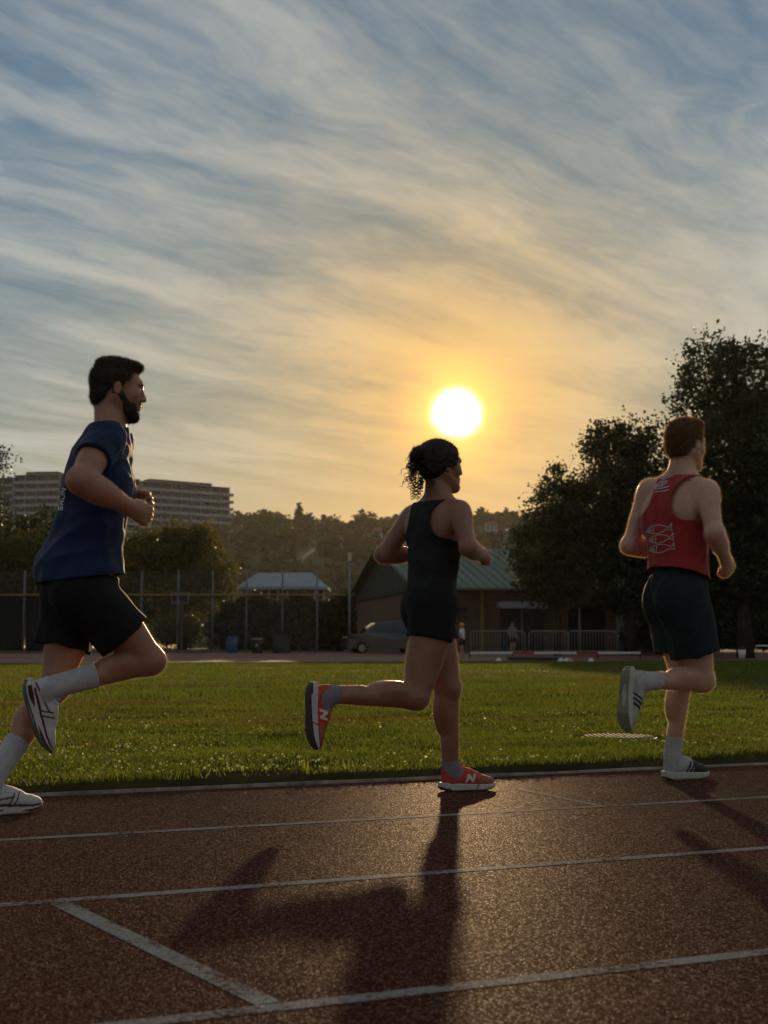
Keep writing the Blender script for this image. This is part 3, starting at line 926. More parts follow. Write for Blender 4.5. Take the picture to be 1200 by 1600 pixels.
    lo_ = lc.build('laces', mat('laces_' + st, {'racer': (.5, .48, .48), 'red': (.6, .06, .05), 'grey': (.3, .3, .3)}[st], .8, .2), sh, True)
    shift(lo_, base)
    if st == 'red':                  # the letter on the outer side
        side = -1
        poly = [(.100, .043), (.112, .043), (.121, .066), (.134, .043), (.146, .043), (.160, .082), (.148, .082), (.139, .060), (.127, .082), (.115, .082)]
        for sd in (-1, 1):
            bv = BVHTree.FromPolygons([tuple(v) for v in Vu], [tuple(int(i) for i in f) for f in Fu])
            quads = [(0, 1, 8, 9), (1, 2, 7, 8), (2, 3, 7), (3, 4, 6, 7), (4, 5, 6)]
            vv, ff = project_poly(bv, [[P(*(np.array([x, sd * .12, z]))) for x, z in poly]], [-sd * B[1]], 4, quads)
            mesh_np('logo_letter', vv, ff, mat('logo_cream', (.62, .55, .42), .6, .3), sh, False, base)
    return sh
def shift(o, base):
    for v in o.data.vertices: v.co -= Vector(base)
def project_poly(bv, rings, dirs, sub, faces, off=.0022):
    """lays flat faces onto a surface along a direction; every face is split into sub x sub pieces"""
    VV, FF = [], []
    for ring, d in zip(rings, dirs):
        for f in faces:
            q = [np.asarray(ring[i]) for i in f]
            if len(q) == 3: q = [q[0], q[1], q[2], q[2]]
            b = len(VV)
            for i in range(sub + 1):
                for j in range(sub + 1):
                    u, v = i / sub, j / sub
                    p = (q[0] * (1 - u) + q[1] * u) * (1 - v) + (q[3] * (1 - u) + q[2] * u) * v
                    hit = bv.ray_cast(Vector(p), Vector(d))
                    VV.append(np.array(hit[0]) - np.asarray(d) * off if hit[0] is not None else p + np.asarray(d) * .09)
            for i in range(sub):
                for j in range(sub):
                    a = b + i * (sub + 1) + j
                    FF.append((a, a + sub + 1, a + sub + 2, a + 1))
    return np.array(VV), np.array(FF)
def strokes(bv, lines, width_px, name, m, par, base, off=.0022):
    """printed line work: each polyline (in photo pixels) laid on the cloth as a ribbon"""
    VV, FF = [], []
    for ln in lines:
        pts = []
        for (x0, y0), (x1, y1) in zip(ln[:-1], ln[1:]):
            n = max(1, int(math.hypot(x1 - x0, y1 - y0) / 2.0))
            pts += [(x0 + (x1 - x0) * i / n, y0 + (y1 - y0) * i / n) for i in range(n)]
        pts.append(ln[-1])
        row = []
        for i, (x, y) in enumerate(pts):
            a, b = pts[max(i - 1, 0)], pts[min(i + 1, len(pts) - 1)]
            tx, ty = b[0] - a[0], b[1] - a[1]; l = math.hypot(tx, ty) + 1e-9
            nx, ny = -ty / l * width_px / 2, tx / l * width_px / 2
            pr = []
            for sg in (-1, 1):
                d = Vector(ray(x + sg * nx, y + sg * ny))
                hit = bv.ray_cast(Vector(C0), d)
                pr.append(None if hit[0] is None else np.array(hit[0] + hit[1] * (off if hit[1].dot(d) < 0 else -off)))
            row.append(pr)
        for p, q in zip(row[:-1], row[1:]):
            if any(v is None for v in p + q): continue
            b = len(VV); VV += [p[0], p[1], q[1], q[0]]; FF.append((b, b + 1, b + 2, b + 3))
    return mesh_np(name, np.array(VV), np.array(FF), m, par, False, base)
def sock(par, base, knee, ank, t0, r0, r1, fr, m=None):
    fl = Field(.0042)
    top = ank + (knee - ank) * t0
    bk = nrm(np.cross(LAT, ank - knee))
    fl.add(cone(top + bk * .004, ank, r0, r1), .02)
    fl.add(cone(ank * .5 + top * .5 + bk * .012, ank + bk * .020, r1 * .75, r1 * .6), .02)
    o, B = fr
    fl.add(cone(ank, o + .05 * B[0] + .075 * B[2], r1 + .002, .037), .02)
    fl.add(cone(o + .05 * B[0] + .075 * B[2], o + .12 * B[0] + .072 * B[2], .034, .029), .02)
    fl.disp = folds(.0018, 60, nrm(np.cross(LAT, knee - ank)), 1.0)
    fl.cut(half(top, knee - ank))
    return cloth(par, base, 'sock', fl, m or M_sock, .003)[0]
def foot_frame(org, toe, sole_up):
    F = nrm(toe); U = nrm(np.asarray(sole_up) - F * (np.asarray(sole_up) @ F)); return org, np.array([F, np.cross(U, F), U])

H_BODY = 0.0048
def eyes(par, base, P, s, HB):
    for y in (-1, 1):
        o = mesh_np('eye', *ball(P(.0765, y * .031, .003), .0125 * s, 12, 8), M_eye, par, True, base)
def ball(c, r, nu=12, nv=8):
    V = [np.asarray(c) + r * np.array([math.sin(math.pi * j / nv) * math.cos(2 * math.pi * i / nu), math.sin(math.pi * j / nv) * math.sin(2 * math.pi * i / nu), math.cos(math.pi * j / nv)]) for j in range(nv + 1) for i in range(nu)]
    F = [(j * nu + i, (j + 1) * nu + i, (j + 1) * nu + (i + 1) % nu, j * nu + (i + 1) % nu) for j in range(nv) for i in range(nu)]
    return np.array(V), np.array(F)
def local_cut(c, B, s, fn):
    def f(X, Y, Z):
        px, py, pz = X - c[0], Y - c[1], Z - c[2]
        q = [(px * B[i, 0] + py * B[i, 1] + pz * B[i, 2]) / s for i in range(3)]
        return fn(*q) * s
    return f

def hairline(fl, c, B, s, xs, zs, fold, fade=.030, deep=.020):
    fn = local_cut(c, B, s, lambda x, y, z: np.interp(x, xs, zs) - z)
    fl.disp = lambda x, y, z: fold(x, y, z) + deep * np.clip(1 + fn(x, y, z) / fade, 0, 1) ** 2
    fl.cut(fn)

# ---- man in the blue shirt
r = Runner((30, 1266), .07); b = r.base
man_blue = tag(empty('person', b), 'man in blue running shirt and black shorts, white shoes, beard, running in profile', 'person', 'runners on the inside lane')
J = dict(pelvis=r.j(130, 902, 0), chest=r.j(152, 775, 0), neck=r.j(173, 672, 0), shR=r.j(163, 686, -.185), shL=r.j(180, 688, .175),
         hipR=r.j(136, 925, -.095), hipL=r.j(122, 925, .095), kR=r.j(235, 1032, -.10), kL=r.j(86, 1072, .085))
tL = ground(64, 1267); dL = RUN * math.cos(R_(22)) + LAT * math.sin(R_(22))
fL = foot_frame(np.array([tL[0], tL[1], 0.001]) - dL * .283, dL, ZUP)
h0, h1 = r.j(33, 1072, -.10), r.j(66, 1178, -.10)
fR = foot_frame(h0, h1 - h0, r.j(90, 1066, -.10) - h0)
aL, aR = (f[0] + .048 * f[1][0] + .112 * f[1][2] for f in (fL, fR))
hc = r.j(184, 609, 0.0); HB = turn(frame(ZUP + RUN * .05, LAT), yaw=-.06, pitch=.03); hs = 1.05
elR, wrR = r.j(126, 750, -.335), r.j(204, 794, -.26)
elL, wrL = r.j(160, 796, .25), r.j(196, 788, .15)
fl = Field(H_BODY)
BP, BC = torso_prims(fl, J, 1.08)
neck_prims(fl, J, hc, HB, hs, .061)
P = head_prims(fl, hc, HB, hs)
leg_prims(fl, J['hipR'], J['kR'], aR, 1.08); leg_prims(fl, J['hipL'], J['kL'], aL, 1.08)
foot_prims(fl, fL); foot_prims(fl, fR)
arm_prims(fl, J['shR'], elR, wrR, 1.22); arm_prims(fl, J['shL'], elL, wrL, 1.16)
hand_prims(fl, wrR, wrR - elR + RUN * .06, LAT, 1.05, right=True); hand_prims(fl, wrL, RUN + ZUP * .15, -LAT, 1.05)
BODY = fl.mesh(); mesh_np('body', *BODY, M_skin_tan, man_blue, True, b); CLOTH.clear()
eyes(man_blue, b, P, hs, HB)
# hair, beard, brows
fh = Field(.004)
fh.add(ell(P(-.014, 0, .036), np.array((.100, .077, .087)) * hs, HB), .01)
fh.add(ell(P(.030, 0, .098), np.array((.062, .055, .023)) * hs, HB), .02)
fh.add(ell(P(-.035, 0, .100), np.array((.060, .058, .022)) * hs, HB), .02)
fh.add(ell(P(-.066, 0, -.030), np.array((.038, .056, .050)) * hs, HB), .02)
hairline(fh, hc, HB, hs, [-.12, -.06, -.03, -.005, .030, .050, .085, .10], [-.105, -.095, -.050, -.025, .010, .052, .068, .070], folds(.004, 90, HB[0], .3))
hair_object(man_blue, b, fh, M_hair_dark, 12000, .011, lambda c: RUN * .3 - ZUP * .1, 1, stray=(5000, .015, M_stray_brown))
fb = Field(.004)
for y in (-1, 1):
    fb.add(cone(P(-.010, y * .060, -.022), P(.060, y * .024, -.100), .021 * hs, .023 * hs), .02)
    fb.add(ell(P(.040, y * .036, -.072), np.array((.037, .021, .030)) * hs, HB), .02)
fb.add(ell(P(.072, 0, -.102), np.array((.025, .027, .022)) * hs, HB), .02)
fb.add(ell(P(.088, 0, -.048), np.array((.011, .026, .006)) * hs, HB), .01)
fb.disp = folds(.003, 120, HB[2], .4)
fb.sub(ell(P(.094, 0, -.063), np.array((.014, .024, .009)) * hs, HB), .004)
bo = hair_object(man_blue, b, fb, M_hair_dark, 5200, .008, lambda c: -ZUP * .6 + RUN * .2, 2); bo.name = 'beard'
for y in (-1, 1):
    mb = MB(); mb.tube([P(.094, y * .014, .022), P(.093, y * .034, .027), P(.078, y * .052, .020)], [.0035, .004, .002], 6)
    shift(mb.build('eyebrow', M_hair_dark, man_blue, True), b)
# clothes
fs = Field(.005)
torso_prims(fs, J, 1.08, .014, k=.05)
fs.add(ell(J['pelvis'] - BP[0] * .020 + BP[2] * .02, (.178, .200, .16), BP), .05)
fs.add(ell(J['pelvis'] * .45 + J['chest'] * .55 - BP[0] * .018, (.138, .170, .18), BP), .05)
fs.add(cone(J['neck'] - BC[2] * .05, J['neck'] + nrm(hc - J['neck']) * .012, .082, .071), .04)
for sh, el in ((J['shR'], elR), (J['shL'], elL)):
    u = nrm(el - sh); e = sh + u * .150
    lo_, hi_, f0 = cone(sh - u * .01, e, .074, .075)
    cp = half(e - u * .02, u)
    fs.add((lo_, hi_, (lambda f0, cp: lambda X, Y, Z: np.maximum(f0(X, Y, Z), cp(X, Y, Z)))(f0, cp)), .035)
fs.disp = folds(.0105, 12, nrm(BC[2] * .6 + BC[0]), .45)
nk = J['neck'] + nrm(hc - J['neck']) * .004
fs.cut(half(nk, nrm(hc - J['neck']) * 1.0 - HB[0] * .25))
fs.cut(half(r.j(120, 905, 0), -ZUP + RUN * .12))
shirt, bv = cloth(man_blue, b, 'shirt', fs, M_shirt_blue)
ft = Field(.005)
ft.add(ell(J['pelvis'], (.138, .178, .13), BP), .03)
for h_, k_, q in ((J['hipR'], J['kR'], .62), (J['hipL'], J['kL'], .60)):
    t = nrm(k_ - h_); e = h_ + (k_ - h_) * q; fr = -nrm(np.cross(LAT, t))
    lo_, hi_, f0 = cone(h_ - t * .02 - fr * .012, e - fr * .010, .112, .112)
    cp = half(e - t * .005, t)
    ft.add((lo_, hi_, (lambda f0, cp: lambda X, Y, Z: np.maximum(f0(X, Y, Z), cp(X, Y, Z)))(f0, cp)), .03)
    ft.add(ell(h_ - BP[0] * .050 - BP[2] * .01, (.098, .096, .11), BP), .04)
ft.disp = folds(.012, 12, ZUP, .35, seed=3)
ft.cut(half(J['pelvis'] + BP[2] * .015, BP[2]))
cloth(man_blue, b, 'shorts', ft, M_shorts_black)
for kn, an, f in ((J['kR'], aR, fR), (J['kL'], aL, fL)):
    sock(man_blue, b, kn, an, .44, .050, .041, f)
shoe(man_blue, b, fL[0], fL[1], 'racer', True); shoe(man_blue, b, fR[0], fR[1], 'racer', False)
fuzz(man_blue, b, 'body_hair', *BODY, 120000, .0095, .0003, M_fuzz_dark, 31)
def letters(rows, x0, y0, ux, uy, vx, vy):
    return [[(x0 + ux * p + vx * q, y0 + uy * p + vy * q) for p, q in ln] for ln in rows]
glyph = {'S': [[(.9, .85), (.6, 1), (.2, .95), (.1, .7), (.4, .52), (.8, .42), (.85, .15), (.5, 0), (.1, .12)]],
         'R': [[(.1, 0), (.1, 1), (.7, 1), (.9, .78), (.7, .52), (.1, .5)], [(.5, .5), (.9, 0)]],
         'U': [[(.1, 1), (.1, .2), (.35, 0), (.65, 0), (.9, .2), (.9, 1)]],
         'N': [[(.1, 0), (.1, 1), (.9, 0), (.9, 1)]]}
ls = []
for i, ch in enumerate('SRUN'):
    ls += letters(glyph[ch], 97.5 + i * 1.5, 799 - i * 9.2, 1.6, -8.0, -6.4, -1.6)
strokes(bv, ls, 1.5, 'print', mat('print_bright', (0.70, 0.70, 0.70), 0.5, 0.3, 0.05, 60), shirt, b)

# ---- woman in black
r = Runner((728, 1236), .07); b = r.base
woman = tag(empty('person', b), 'woman in black top and shorts with curly tied-up hair and red shoes', 'person', 'runners on the inside lane')
J = dict(pelvis=r.j(672, 935, 0), chest=r.j(681, 842, 0), neck=r.j(686, 784, 0), shR=r.j(717, 799, -.135), shL=r.j(647, 806, .145),
         hipR=r.j(680, 955, -.082), hipL=r.j(668, 955, .082), kR=r.j(650, 1088, -.085), kL=r.j(699, 1074, .06))
gL = ground(692, 1237); dL = RUN
fL = foot_frame(np.array([gL[0], gL[1], .001]), dL, ZUP)
h0, h1 = r.j(480, 1073, -.085), r.j(484, 1164, -.085)
fR = foot_frame(h0, h1 - h0, r.j(540, 1068, -.085) - h0)
SS = .93
aL, aR = (f[0] + SS * (.048 * f[1][0] + .108 * f[1][2]) for f in (fL, fR))
hc = r.j(689, 730, 0.0); HB = turn(frame(ZUP, LAT), yaw=.14, pitch=-.05); hs = .98
elR, wrR = r.j(732, 856, -.25), r.j(753, 869, -.09)
elL, wrL = r.j(599, 866, .20), r.j(662, 868, .24)
fl = Field(H_BODY)
BP, BC = torso_prims(fl, J, .91, female=True)
neck_prims(fl, J, hc, HB, hs, .050)
P = head_prims(fl, hc, HB, hs, True)
leg_prims(fl, J['hipR'], J['kR'], aR, 1.06); leg_prims(fl, J['hipL'], J['kL'], aL, 1.06)
foot_prims(fl, fL); foot_prims(fl, fR)
arm_prims(fl, J['shR'], elR, wrR, .85); arm_prims(fl, J['shL'], elL, wrL, .85)
hand_prims(fl, wrR, wrR - elR + RUN * .08, LAT, .86, right=True); hand_prims(fl, wrL, RUN, -LAT, .86)
BODY = fl.mesh(); mesh_np('body', *BODY, M_skin_brown, woman, True, b); CLOTH.clear()
eyes(woman, b, P, hs, HB)
fh = Field(.004)
fh.add(ell(P(-.016, 0, .036), np.array((.108, .084, .094)) * hs, HB), .01)
fh.add(ell(P(-.052, 0, -.006), np.array((.048, .062, .060)) * hs, HB), .02)
for q in (-1, 1): fh.add(ell(P(.01, q * .062, .005), np.array((.040, .020, .045)) * hs, HB), .02)
for c_, r_ in (((-.124, 0, .058), .032), ((-.136, .010, .044), .024), ((-.124, -.014, .070), .022)):
    fh.add(ell(P(*c_), np.array((r_, r_ * 1.1, r_)) * hs, HB), .012)
d1, d2 = folds(.004, 70, HB[0], .35), folds(.005, 55, HB[2], 1.0)
fh.disp = lambda x, y, z: d1(x, y, z) + d2(x, y, z) * .8
fh.cut(local_cut(hc, HB, hs, lambda x, y, z: np.interp(x, [-.19, -.10, -.05, -.01, .03, .065, .10], [-.10, -.075, -.055, -.030, .0, .052, .085]) - z))
curls = MB(); g = np.random.default_rng(8)
for i in range(80):                      # loose ringlets below the bun
    st = P(-.122 + g.normal(0, .014), g.normal(0, .026), .025 + g.normal(0, .025))
    ln = .035 + .075 * g.random(); rad = .006 + .006 * g.random(); tn = 2 + 3 * g.random(); ph = g.random() * 6.3
    lean = np.array([-.55 - .5 * g.random(), g.normal(0, .35), -.55 - .9 * g.random()]); lean = nrm(lean) @ HB
    if i % 3 == 0: st = P(-.105 + g.normal(0, .015), g.normal(0, .035), -.050 + g.normal(0, .02)); lean = nrm(np.array([-.25, g.normal(0, .3), -1.0])) @ HB
    a1 = nrm(np.cross(lean, ZUP + HB[1] * .3)); a2 = np.cross(lean, a1)
    pts = [st + lean * ln * t + (a1 * math.cos(ph + tn * 6.28 * t) + a2 * math.sin(ph + tn * 6.28 * t)) * rad * min(1, t * 4) for t in np.linspace(0, 1, 22)]
    curls.tube(pts, [.0024 * (1 - .6 * t) for t in np.linspace(0, 1, 22)], 4, cap=False)
hair_object(woman, b, fh, M_hair_black, 6000, .009, lambda c: -RUN * .5, 3, extra=curls, stray=(3000, .02, M_stray_brown))
fs = Field(.0045)
torso_prims(fs, J, .92, .008, female=True, k=.035)
fs.add(ell(J['pelvis'] * .55 + J['chest'] * .45, (.102, .122, .14), BP), .05)
fs.disp = folds(.007, 15, nrm(BC[1] + ZUP * .3), .45, seed=1)
top_c = J['neck'] + BC[2] * .0
fs.add(cone(J['neck'] - BC[2] * .05, J['neck'] + nrm(hc - J['neck']) * .010, .072, .062), .04)
fs.cut(half(J['neck'] + nrm(hc - J['neck']) * .002, nrm(hc - J['neck']) - HB[0] * .10))
for q, sh in ((1, J['shL']), (-1, J['shR'])):
    lo_, hi_, f0 = ell(sh + BC[1] * q * .004 - BC[2] * .025, (.40, .082, .108), np.array([BC[0], nrm(BC[1] - BC[2] * q * .25), nrm(BC[2] + BC[1] * q * .25)]))
    fs.cut((lambda f0: lambda X, Y, Z: -f0(X, Y, Z))(f0))
fs.cut(half(J['pelvis'] + ZUP * .01, -ZUP))
cloth(woman, b, 'top', fs, M_top_black)
ft = Field(.0045)
ft.add(ell(J['pelvis'], (.120, .160, .12), BP), .03)
for h_, k_, q in ((J['hipR'], J['kR'], .30), (J['hipL'], J['kL'], .37)):
    t = nrm(k_ - h_); e = h_ + (k_ - h_) * q
    lo_, hi_, f0 = cone(h_ - t * .02, e, .097, .102)
    cp = half(e + t * .01, t * .7 - ZUP * .3)
    ft.add((lo_, hi_, (lambda f0, cp: lambda X, Y, Z: np.maximum(f0(X, Y, Z), cp(X, Y, Z)))(f0, cp)), .03)
    ft.add(ell(h_ - BP[0] * .030, (.086, .088, .10), BP), .04)
ft.disp = folds(.005, 16, ZUP, .4, seed=5)
ft.cut(half(J['pelvis'] + BP[2] * .09, BP[2]))
cloth(woman, b, 'shorts', ft, M_shorts_black)
for kn, an, f in ((J['kR'], aR, fR), (J['kL'], aL, fL)):
    sock(woman, b, kn, an, .105, .038, .036, f, mat('sock_grey', (0.28, 0.25, 0.29), .9, .15, .12, 25, .8, 500))
shoe(woman, b, fL[0], fL[1], 'red', True, SS); shoe(woman, b, fR[0], fR[1], 'red', False, SS)
fuzz(woman, b, 'body_hair', *BODY, 90000, .0085, .0003, M_fuzz_dark, 32)

# ---- man in the red vest
r = Runner((1072, 1219), .07); b = r.base
man_red = tag(empty('person', b), 'man in red racerback vest printed with three fish, dark shorts, seen from behind', 'person', 'runners on the inside lane')
J = dict(pelvis=r.j(1060, 915, 0), chest=r.j(1057, 818, 0), neck=r.j(1067, 746, 0), shR=r.j(1103, 768, -.175), shL=r.j(1016, 766, .175),
         hipR=r.j(1070, 940, -.092), hipL=r.j(1050, 940, .092), kR=r.j(1097, 1063, -.10), kL=r.j(1066, 1060, .055))
gL = ground(1041, 1219); dL = RUN * math.cos(R_(9)) + LAT * math.sin(R_(9))
fL = foot_frame(np.array([gL[0], gL[1], .001]), dL, ZUP)
h0, h1 = r.j(976, 1047, -.11), r.j(972, 1134, -.11)
fR = foot_frame(h0, h1 - h0, r.j(1030, 1044, -.11) - h0)
aL, aR = (f[0] + .048 * f[1][0] + .112 * f[1][2] for f in (fL, fR))
hc = r.j(1072, 696, 0.0); HB = turn(frame(ZUP, LAT), yaw=.30, pitch=.02); hs = 1.03
elR, wrR = r.j(1116, 832, -.265), r.j(1134, 876, -.13)
elL, wrL = r.j(984, 852, .23), r.j(1048, 862, .24)
fl = Field(H_BODY)
BP, BC = torso_prims(fl, J, 1.05)
neck_prims(fl, J, hc, HB, hs, .060)
P = head_prims(fl, hc, HB, hs)
leg_prims(fl, J['hipR'], J['kR'], aR, 1.02); leg_prims(fl, J['hipL'], J['kL'], aL, 1.0)
foot_prims(fl, fL); foot_prims(fl, fR)
arm_prims(fl, J['shR'], elR, wrR, 1.0); arm_prims(fl, J['shL'], elL, wrL, 1.0)
hand_prims(fl, wrR, wrR - elR - ZUP * .05, LAT, 1.0, right=True); hand_prims(fl, wrL, RUN, -LAT, 1.0)
V, F = BODY = fl.mesh(); body = mesh_np('body', V, F, M_skin_pale, man_red, True, b); CLOTH.clear()
bvb = BVHTree.FromPolygons([tuple(v) for v in V], [tuple(int(i) for i in f) for f in F])
eyes(man_red, b, P, hs, HB)
hit = bvb.ray_cast(Vector(C0), Vector(ray(1078, 751)))
if hit[0] is not None: mesh_np('mole', *ball(np.array(hit[0]), .0045, 8, 6), M_mole, body, True, b)
fh = Field(.004)
fh.add(ell(P(-.013, 0, .038), np.array((.101, .078, .087)) * hs, HB), .01)
fh.add(ell(P(.025, 0, .100), np.array((.066, .060, .027)) * hs, HB), .02)
fh.add(ell(P(-.065, 0, -.020), np.array((.040, .060, .052)) * hs, HB), .02)
hairline(fh, hc, HB, hs, [-.12, -.06, -.03, -.005, .030, .050, .085, .10], [-.098, -.090, -.050, -.025, .010, .052, .068, .070], folds(.004, 90, HB[0], .4))
hair_object(man_red, b, fh, M_hair_red, 15000, .015, lambda c: ZUP * .35, 4, stray=(14000, .020, M_stray_gold))
fs = Field(.0045)
torso_prims(fs, J, 1.05, .012, k=.045)
fs.add(ell(J['pelvis'] + BP[2] * .03, (.142, .178, .14), BP), .05)
fs.add(ell(J['pelvis'] * .45 + J['chest'] * .55, (.128, .166, .17), BP), .05)
fs.add(cone(J['neck'] - BC[2] * .05, J['neck'] + nrm(hc - J['neck']) * .010, .084, .070), .04)
fs.disp = folds(.010, 12, nrm(ZUP + RUN * .3), .35, seed=2)
nk = J['neck'] + nrm(hc - J['neck']) * .004
fs.cut(half(nk, nrm(hc - J['neck']) - HB[0] * .10))
for q, sh in ((1, J['shL']), (-1, J['shR'])):       # deep arm holes
    cc = sh - BC[1] * q * .020 - BC[2] * .030
    lo_, hi_, f0 = ell(cc, (.40, .096, .125), np.array([BC[0], nrm(BC[1] - BC[2] * q * .25), nrm(BC[2] + BC[1] * q * .25)]))
    fs.cut((lambda f0: lambda X, Y, Z: -f0(X, Y, Z))(f0))
fs.cut(half(r.j(1058, 898, 0), -ZUP * 1.0 - RUN * .26))
vest, bv = cloth(man_red, b, 'vest', fs, M_vest_red)
ft = Field(.005)
ft.add(ell(J['pelvis'], (.134, .172, .13), BP), .03)
for h_, k_, q in ((J['hipR'], J['kR'], .66), (J['hipL'], J['kL'], .62)):
    t = nrm(k_ - h_); e = h_ + (k_ - h_) * q
    lo_, hi_, f0 = cone(h_ - t * .02, e, .114, .120)
    cp = half(e + t * .005, t)
    ft.add((lo_, hi_, (lambda f0, cp: lambda X, Y, Z: np.maximum(f0(X, Y, Z), cp(X, Y, Z)))(f0, cp)), .03)
    ft.add(ell(h_ - BP[0] * .05, (.10, .098, .115), BP), .04)
ft.disp = folds(.013, 11, ZUP, .3, seed=6)
ft.cut(half(J['pelvis'] + BP[2] * .09, BP[2]))
cloth(man_red, b, 'shorts', ft, M_shorts_teal)
for kn, an, f in ((J['kR'], aR, fR), (J['kL'], aL, fL)):
    sock(man_red, b, kn, an, .26, .043, .039, f)
shoe(man_red, b, fL[0], fL[1], 'grey', True); shoe(man_red, b, fR[0], fR[1], 'grey', False)
fuzz(man_red, b, 'body_hair', *BODY, 150000, .0105, .0003, M_fuzz, 33)
def crop(lines): return [[(990 + x / 10, 720 + y / 10) for x, y in ln] for ln in lines]
def fish(dx, dy, k=1.0):
    q = lambda pts: [(205 + dx + (x - 205) * k, 1095 + dy + (y - 1095) * k) for x, y in pts]
    return [q([(205, 1100), (235, 1060), (280, 1030), (340, 1008), (420, 1003), (490, 1018), (545, 1045), (575, 1010), (600, 965), (590, 1040), (608, 1090), (575, 1078), (540, 1068), (490, 1085), (430, 1125), (350, 1140), (270, 1132), (215, 1112), (205, 1100)]),
            q([(312, 1035), (318, 1080), (305, 1135)]), q([(235, 1098), (285, 1070), (275, 1115), (240, 1100)])]
strokes(bv, crop(fish(0, 0) + fish(40, 148, .96) + fish(50, 298, .98)), 1.15, 'fish_print', M_print, vest, b)
strokes(bv, crop([[(385, 285), (440, 255), (540, 235)], [(420, 290), (520, 265)], [(510, 275), (570, 250), (640, 215)],
                  [(335, 425), (380, 370), (440, 325), (470, 330), (440, 380), (380, 405), (345, 415)], [(470, 330), (530, 315), (500, 365), (430, 400)],
                  [(330, 445), (440, 430), (560, 400)], [(325, 490), (440, 480), (560, 455)]]), 1.5, 'letter_print', M_print, vest, b)

# ------------------------------------------------------------------ trees
M_bark = mat('bark', (0.05, 0.036, 0.025), 0.9, 0.15, 0.3, 4, 0.6, 20)
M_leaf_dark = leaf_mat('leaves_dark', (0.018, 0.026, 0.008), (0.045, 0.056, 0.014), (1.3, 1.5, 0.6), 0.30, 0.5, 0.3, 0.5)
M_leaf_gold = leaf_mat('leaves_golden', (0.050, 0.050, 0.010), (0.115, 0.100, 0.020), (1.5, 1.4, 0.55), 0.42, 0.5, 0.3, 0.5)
M_leaf_hill = leaf_mat('leaves_hill', (0.026, 0.032, 0.012), (0.055, 0.056, 0.020), (1.2, 1.3, 0.6), 0.25, 0.6, 0.2, 0.04)
def leaf_quads(P, size, g, droop=0.3):
    n = len(P)
    a = g.normal(0, 1, (n, 3)); a[:, 2] -= droop; a /= np.linalg.norm(a, axis=1)[:, None]
    b = np.cross(a, g.normal(0, 1, (n, 3))); b /= np.linalg.norm(b, axis=1)[:, None]
    c = np.cross(a, b)
    s = (size * (.55 + .9 * g.random(n)))[:, None]
    V = np.stack([P - a * s * .5, P + b * s * .30 + c * s * .08, P + a * s * .5, P - b * s * .30 + c * s * .08], 1).reshape(-1, 3)
    return V, np.arange(n)[:, None] * 4 + np.array([[0, 1, 2, 3]])
def crown_points(lobes, n, g, clump, sigma, hollow=.45):
    """leaf positions: clumps of leaves spread through uneven lobes (cx, cy, cz, rx, ry, rz)"""
    L = np.array(lobes); vol = L[:, 3] * L[:, 4] * L[:, 5]; vol = vol / vol.sum()
    k = max(6, n // clump)
    w = g.choice(len(L), k, p=vol)
    d = g.normal(0, 1, (k, 3)); d /= np.linalg.norm(d, axis=1)[:, None]
    rr = (hollow + (1 - hollow) * g.random(k)) ** .6 * (.80 + .32 * g.random(k))
    C = L[w, :3] + d * rr[:, None] * L[w, 3:]
    m = g.integers(0, k, n)
    sg = sigma * (.5 + g.random(k))
    return C[m] + g.normal(0, 1, (n, 3)) * sg[m][:, None] * np.array([1, 1, .8])
def tree(name, base, lobes, n, leaf, m, label, trunk_r=.22, clump=45, sigma=.32, seed=0, group=None, cat='tree', trunk_top=None):
    """lobes are relative to the base"""
    g = np.random.default_rng(seed)
    root = tag(empty(name, base), label, cat, group)
    L = np.array(lobes)
    top = L[np.argmax(L[:, 2])]
    hz = trunk_top or float(L[:, 2].mean())
    t = MB()
    bend = g.normal(0, .12, 2)
    pts = [(0, 0, -.2)] + [(bend[0] * q * q * 2, bend[1] * q * q * 2, hz * q) for q in (.2, .45, .7, 1.0)]
    t.tube(pts, [trunk_r * 1.35, trunk_r, trunk_r * .85, trunk_r * .65, trunk_r * .4], 9)
    tips = []
    for i in range(5 + 2 * len(L)):
        q = .35 + .6 * g.random(); st = np.array([bend[0] * q * q * 2, bend[1] * q * q * 2, hz * q])
        l = L[i % len(L)]; d = g.normal(0, 1, 3); d /= np.linalg.norm(d)
        e = l[:3] + d * l[3:] * .75
        md = (st + e) / 2 + np.array([0, 0, .06 * np.linalg.norm(e - st)])
        t.tube([st, md, e], [trunk_r * .36, trunk_r * .22, trunk_r * .07], 6)
    t.build('trunk', M_bark, root, True)
    P = crown_points(lobes, n, g, clump, sigma)
    V, F = leaf_quads(P, leaf, g)
    mesh_np('crown', V, F, m, root, False)
    return root
def gz(Y): return float(zfar(Y * .9))
def base_at(px, Y, z=None):
    p = at(px, 1012, Y); return np.array([p[0], p[1], gz(Y) if z is None else z])
def lobe_px(base, Y, px, py, rx, rz, ry=None):
    """crown lobe centred on that pixel at the tree's own distance; radii in pixels"""
    c = at(px, py, Y) - base; k = Y / FPX
    return (c[0], c[1] + random.uniform(-.3, .3) * rx * k, c[2], rx * k, (ry or rx) * k, rz * k)
def px_tree(name, px, Y, lobes, n, leaf, m, label, **kw):
    b = base_at(px, Y)
    return tree(name, b, [lobe_px(b, Y, *l) for l in lobes], n, leaf, m, label, **kw)
GR = 'trees behind the far straight'
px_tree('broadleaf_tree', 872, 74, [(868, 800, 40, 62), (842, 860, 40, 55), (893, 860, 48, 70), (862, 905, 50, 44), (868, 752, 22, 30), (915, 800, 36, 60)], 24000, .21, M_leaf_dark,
        'dark tree with pointed top, leftmost of the right-hand trees', trunk_r=.2, seed=21, group=GR)
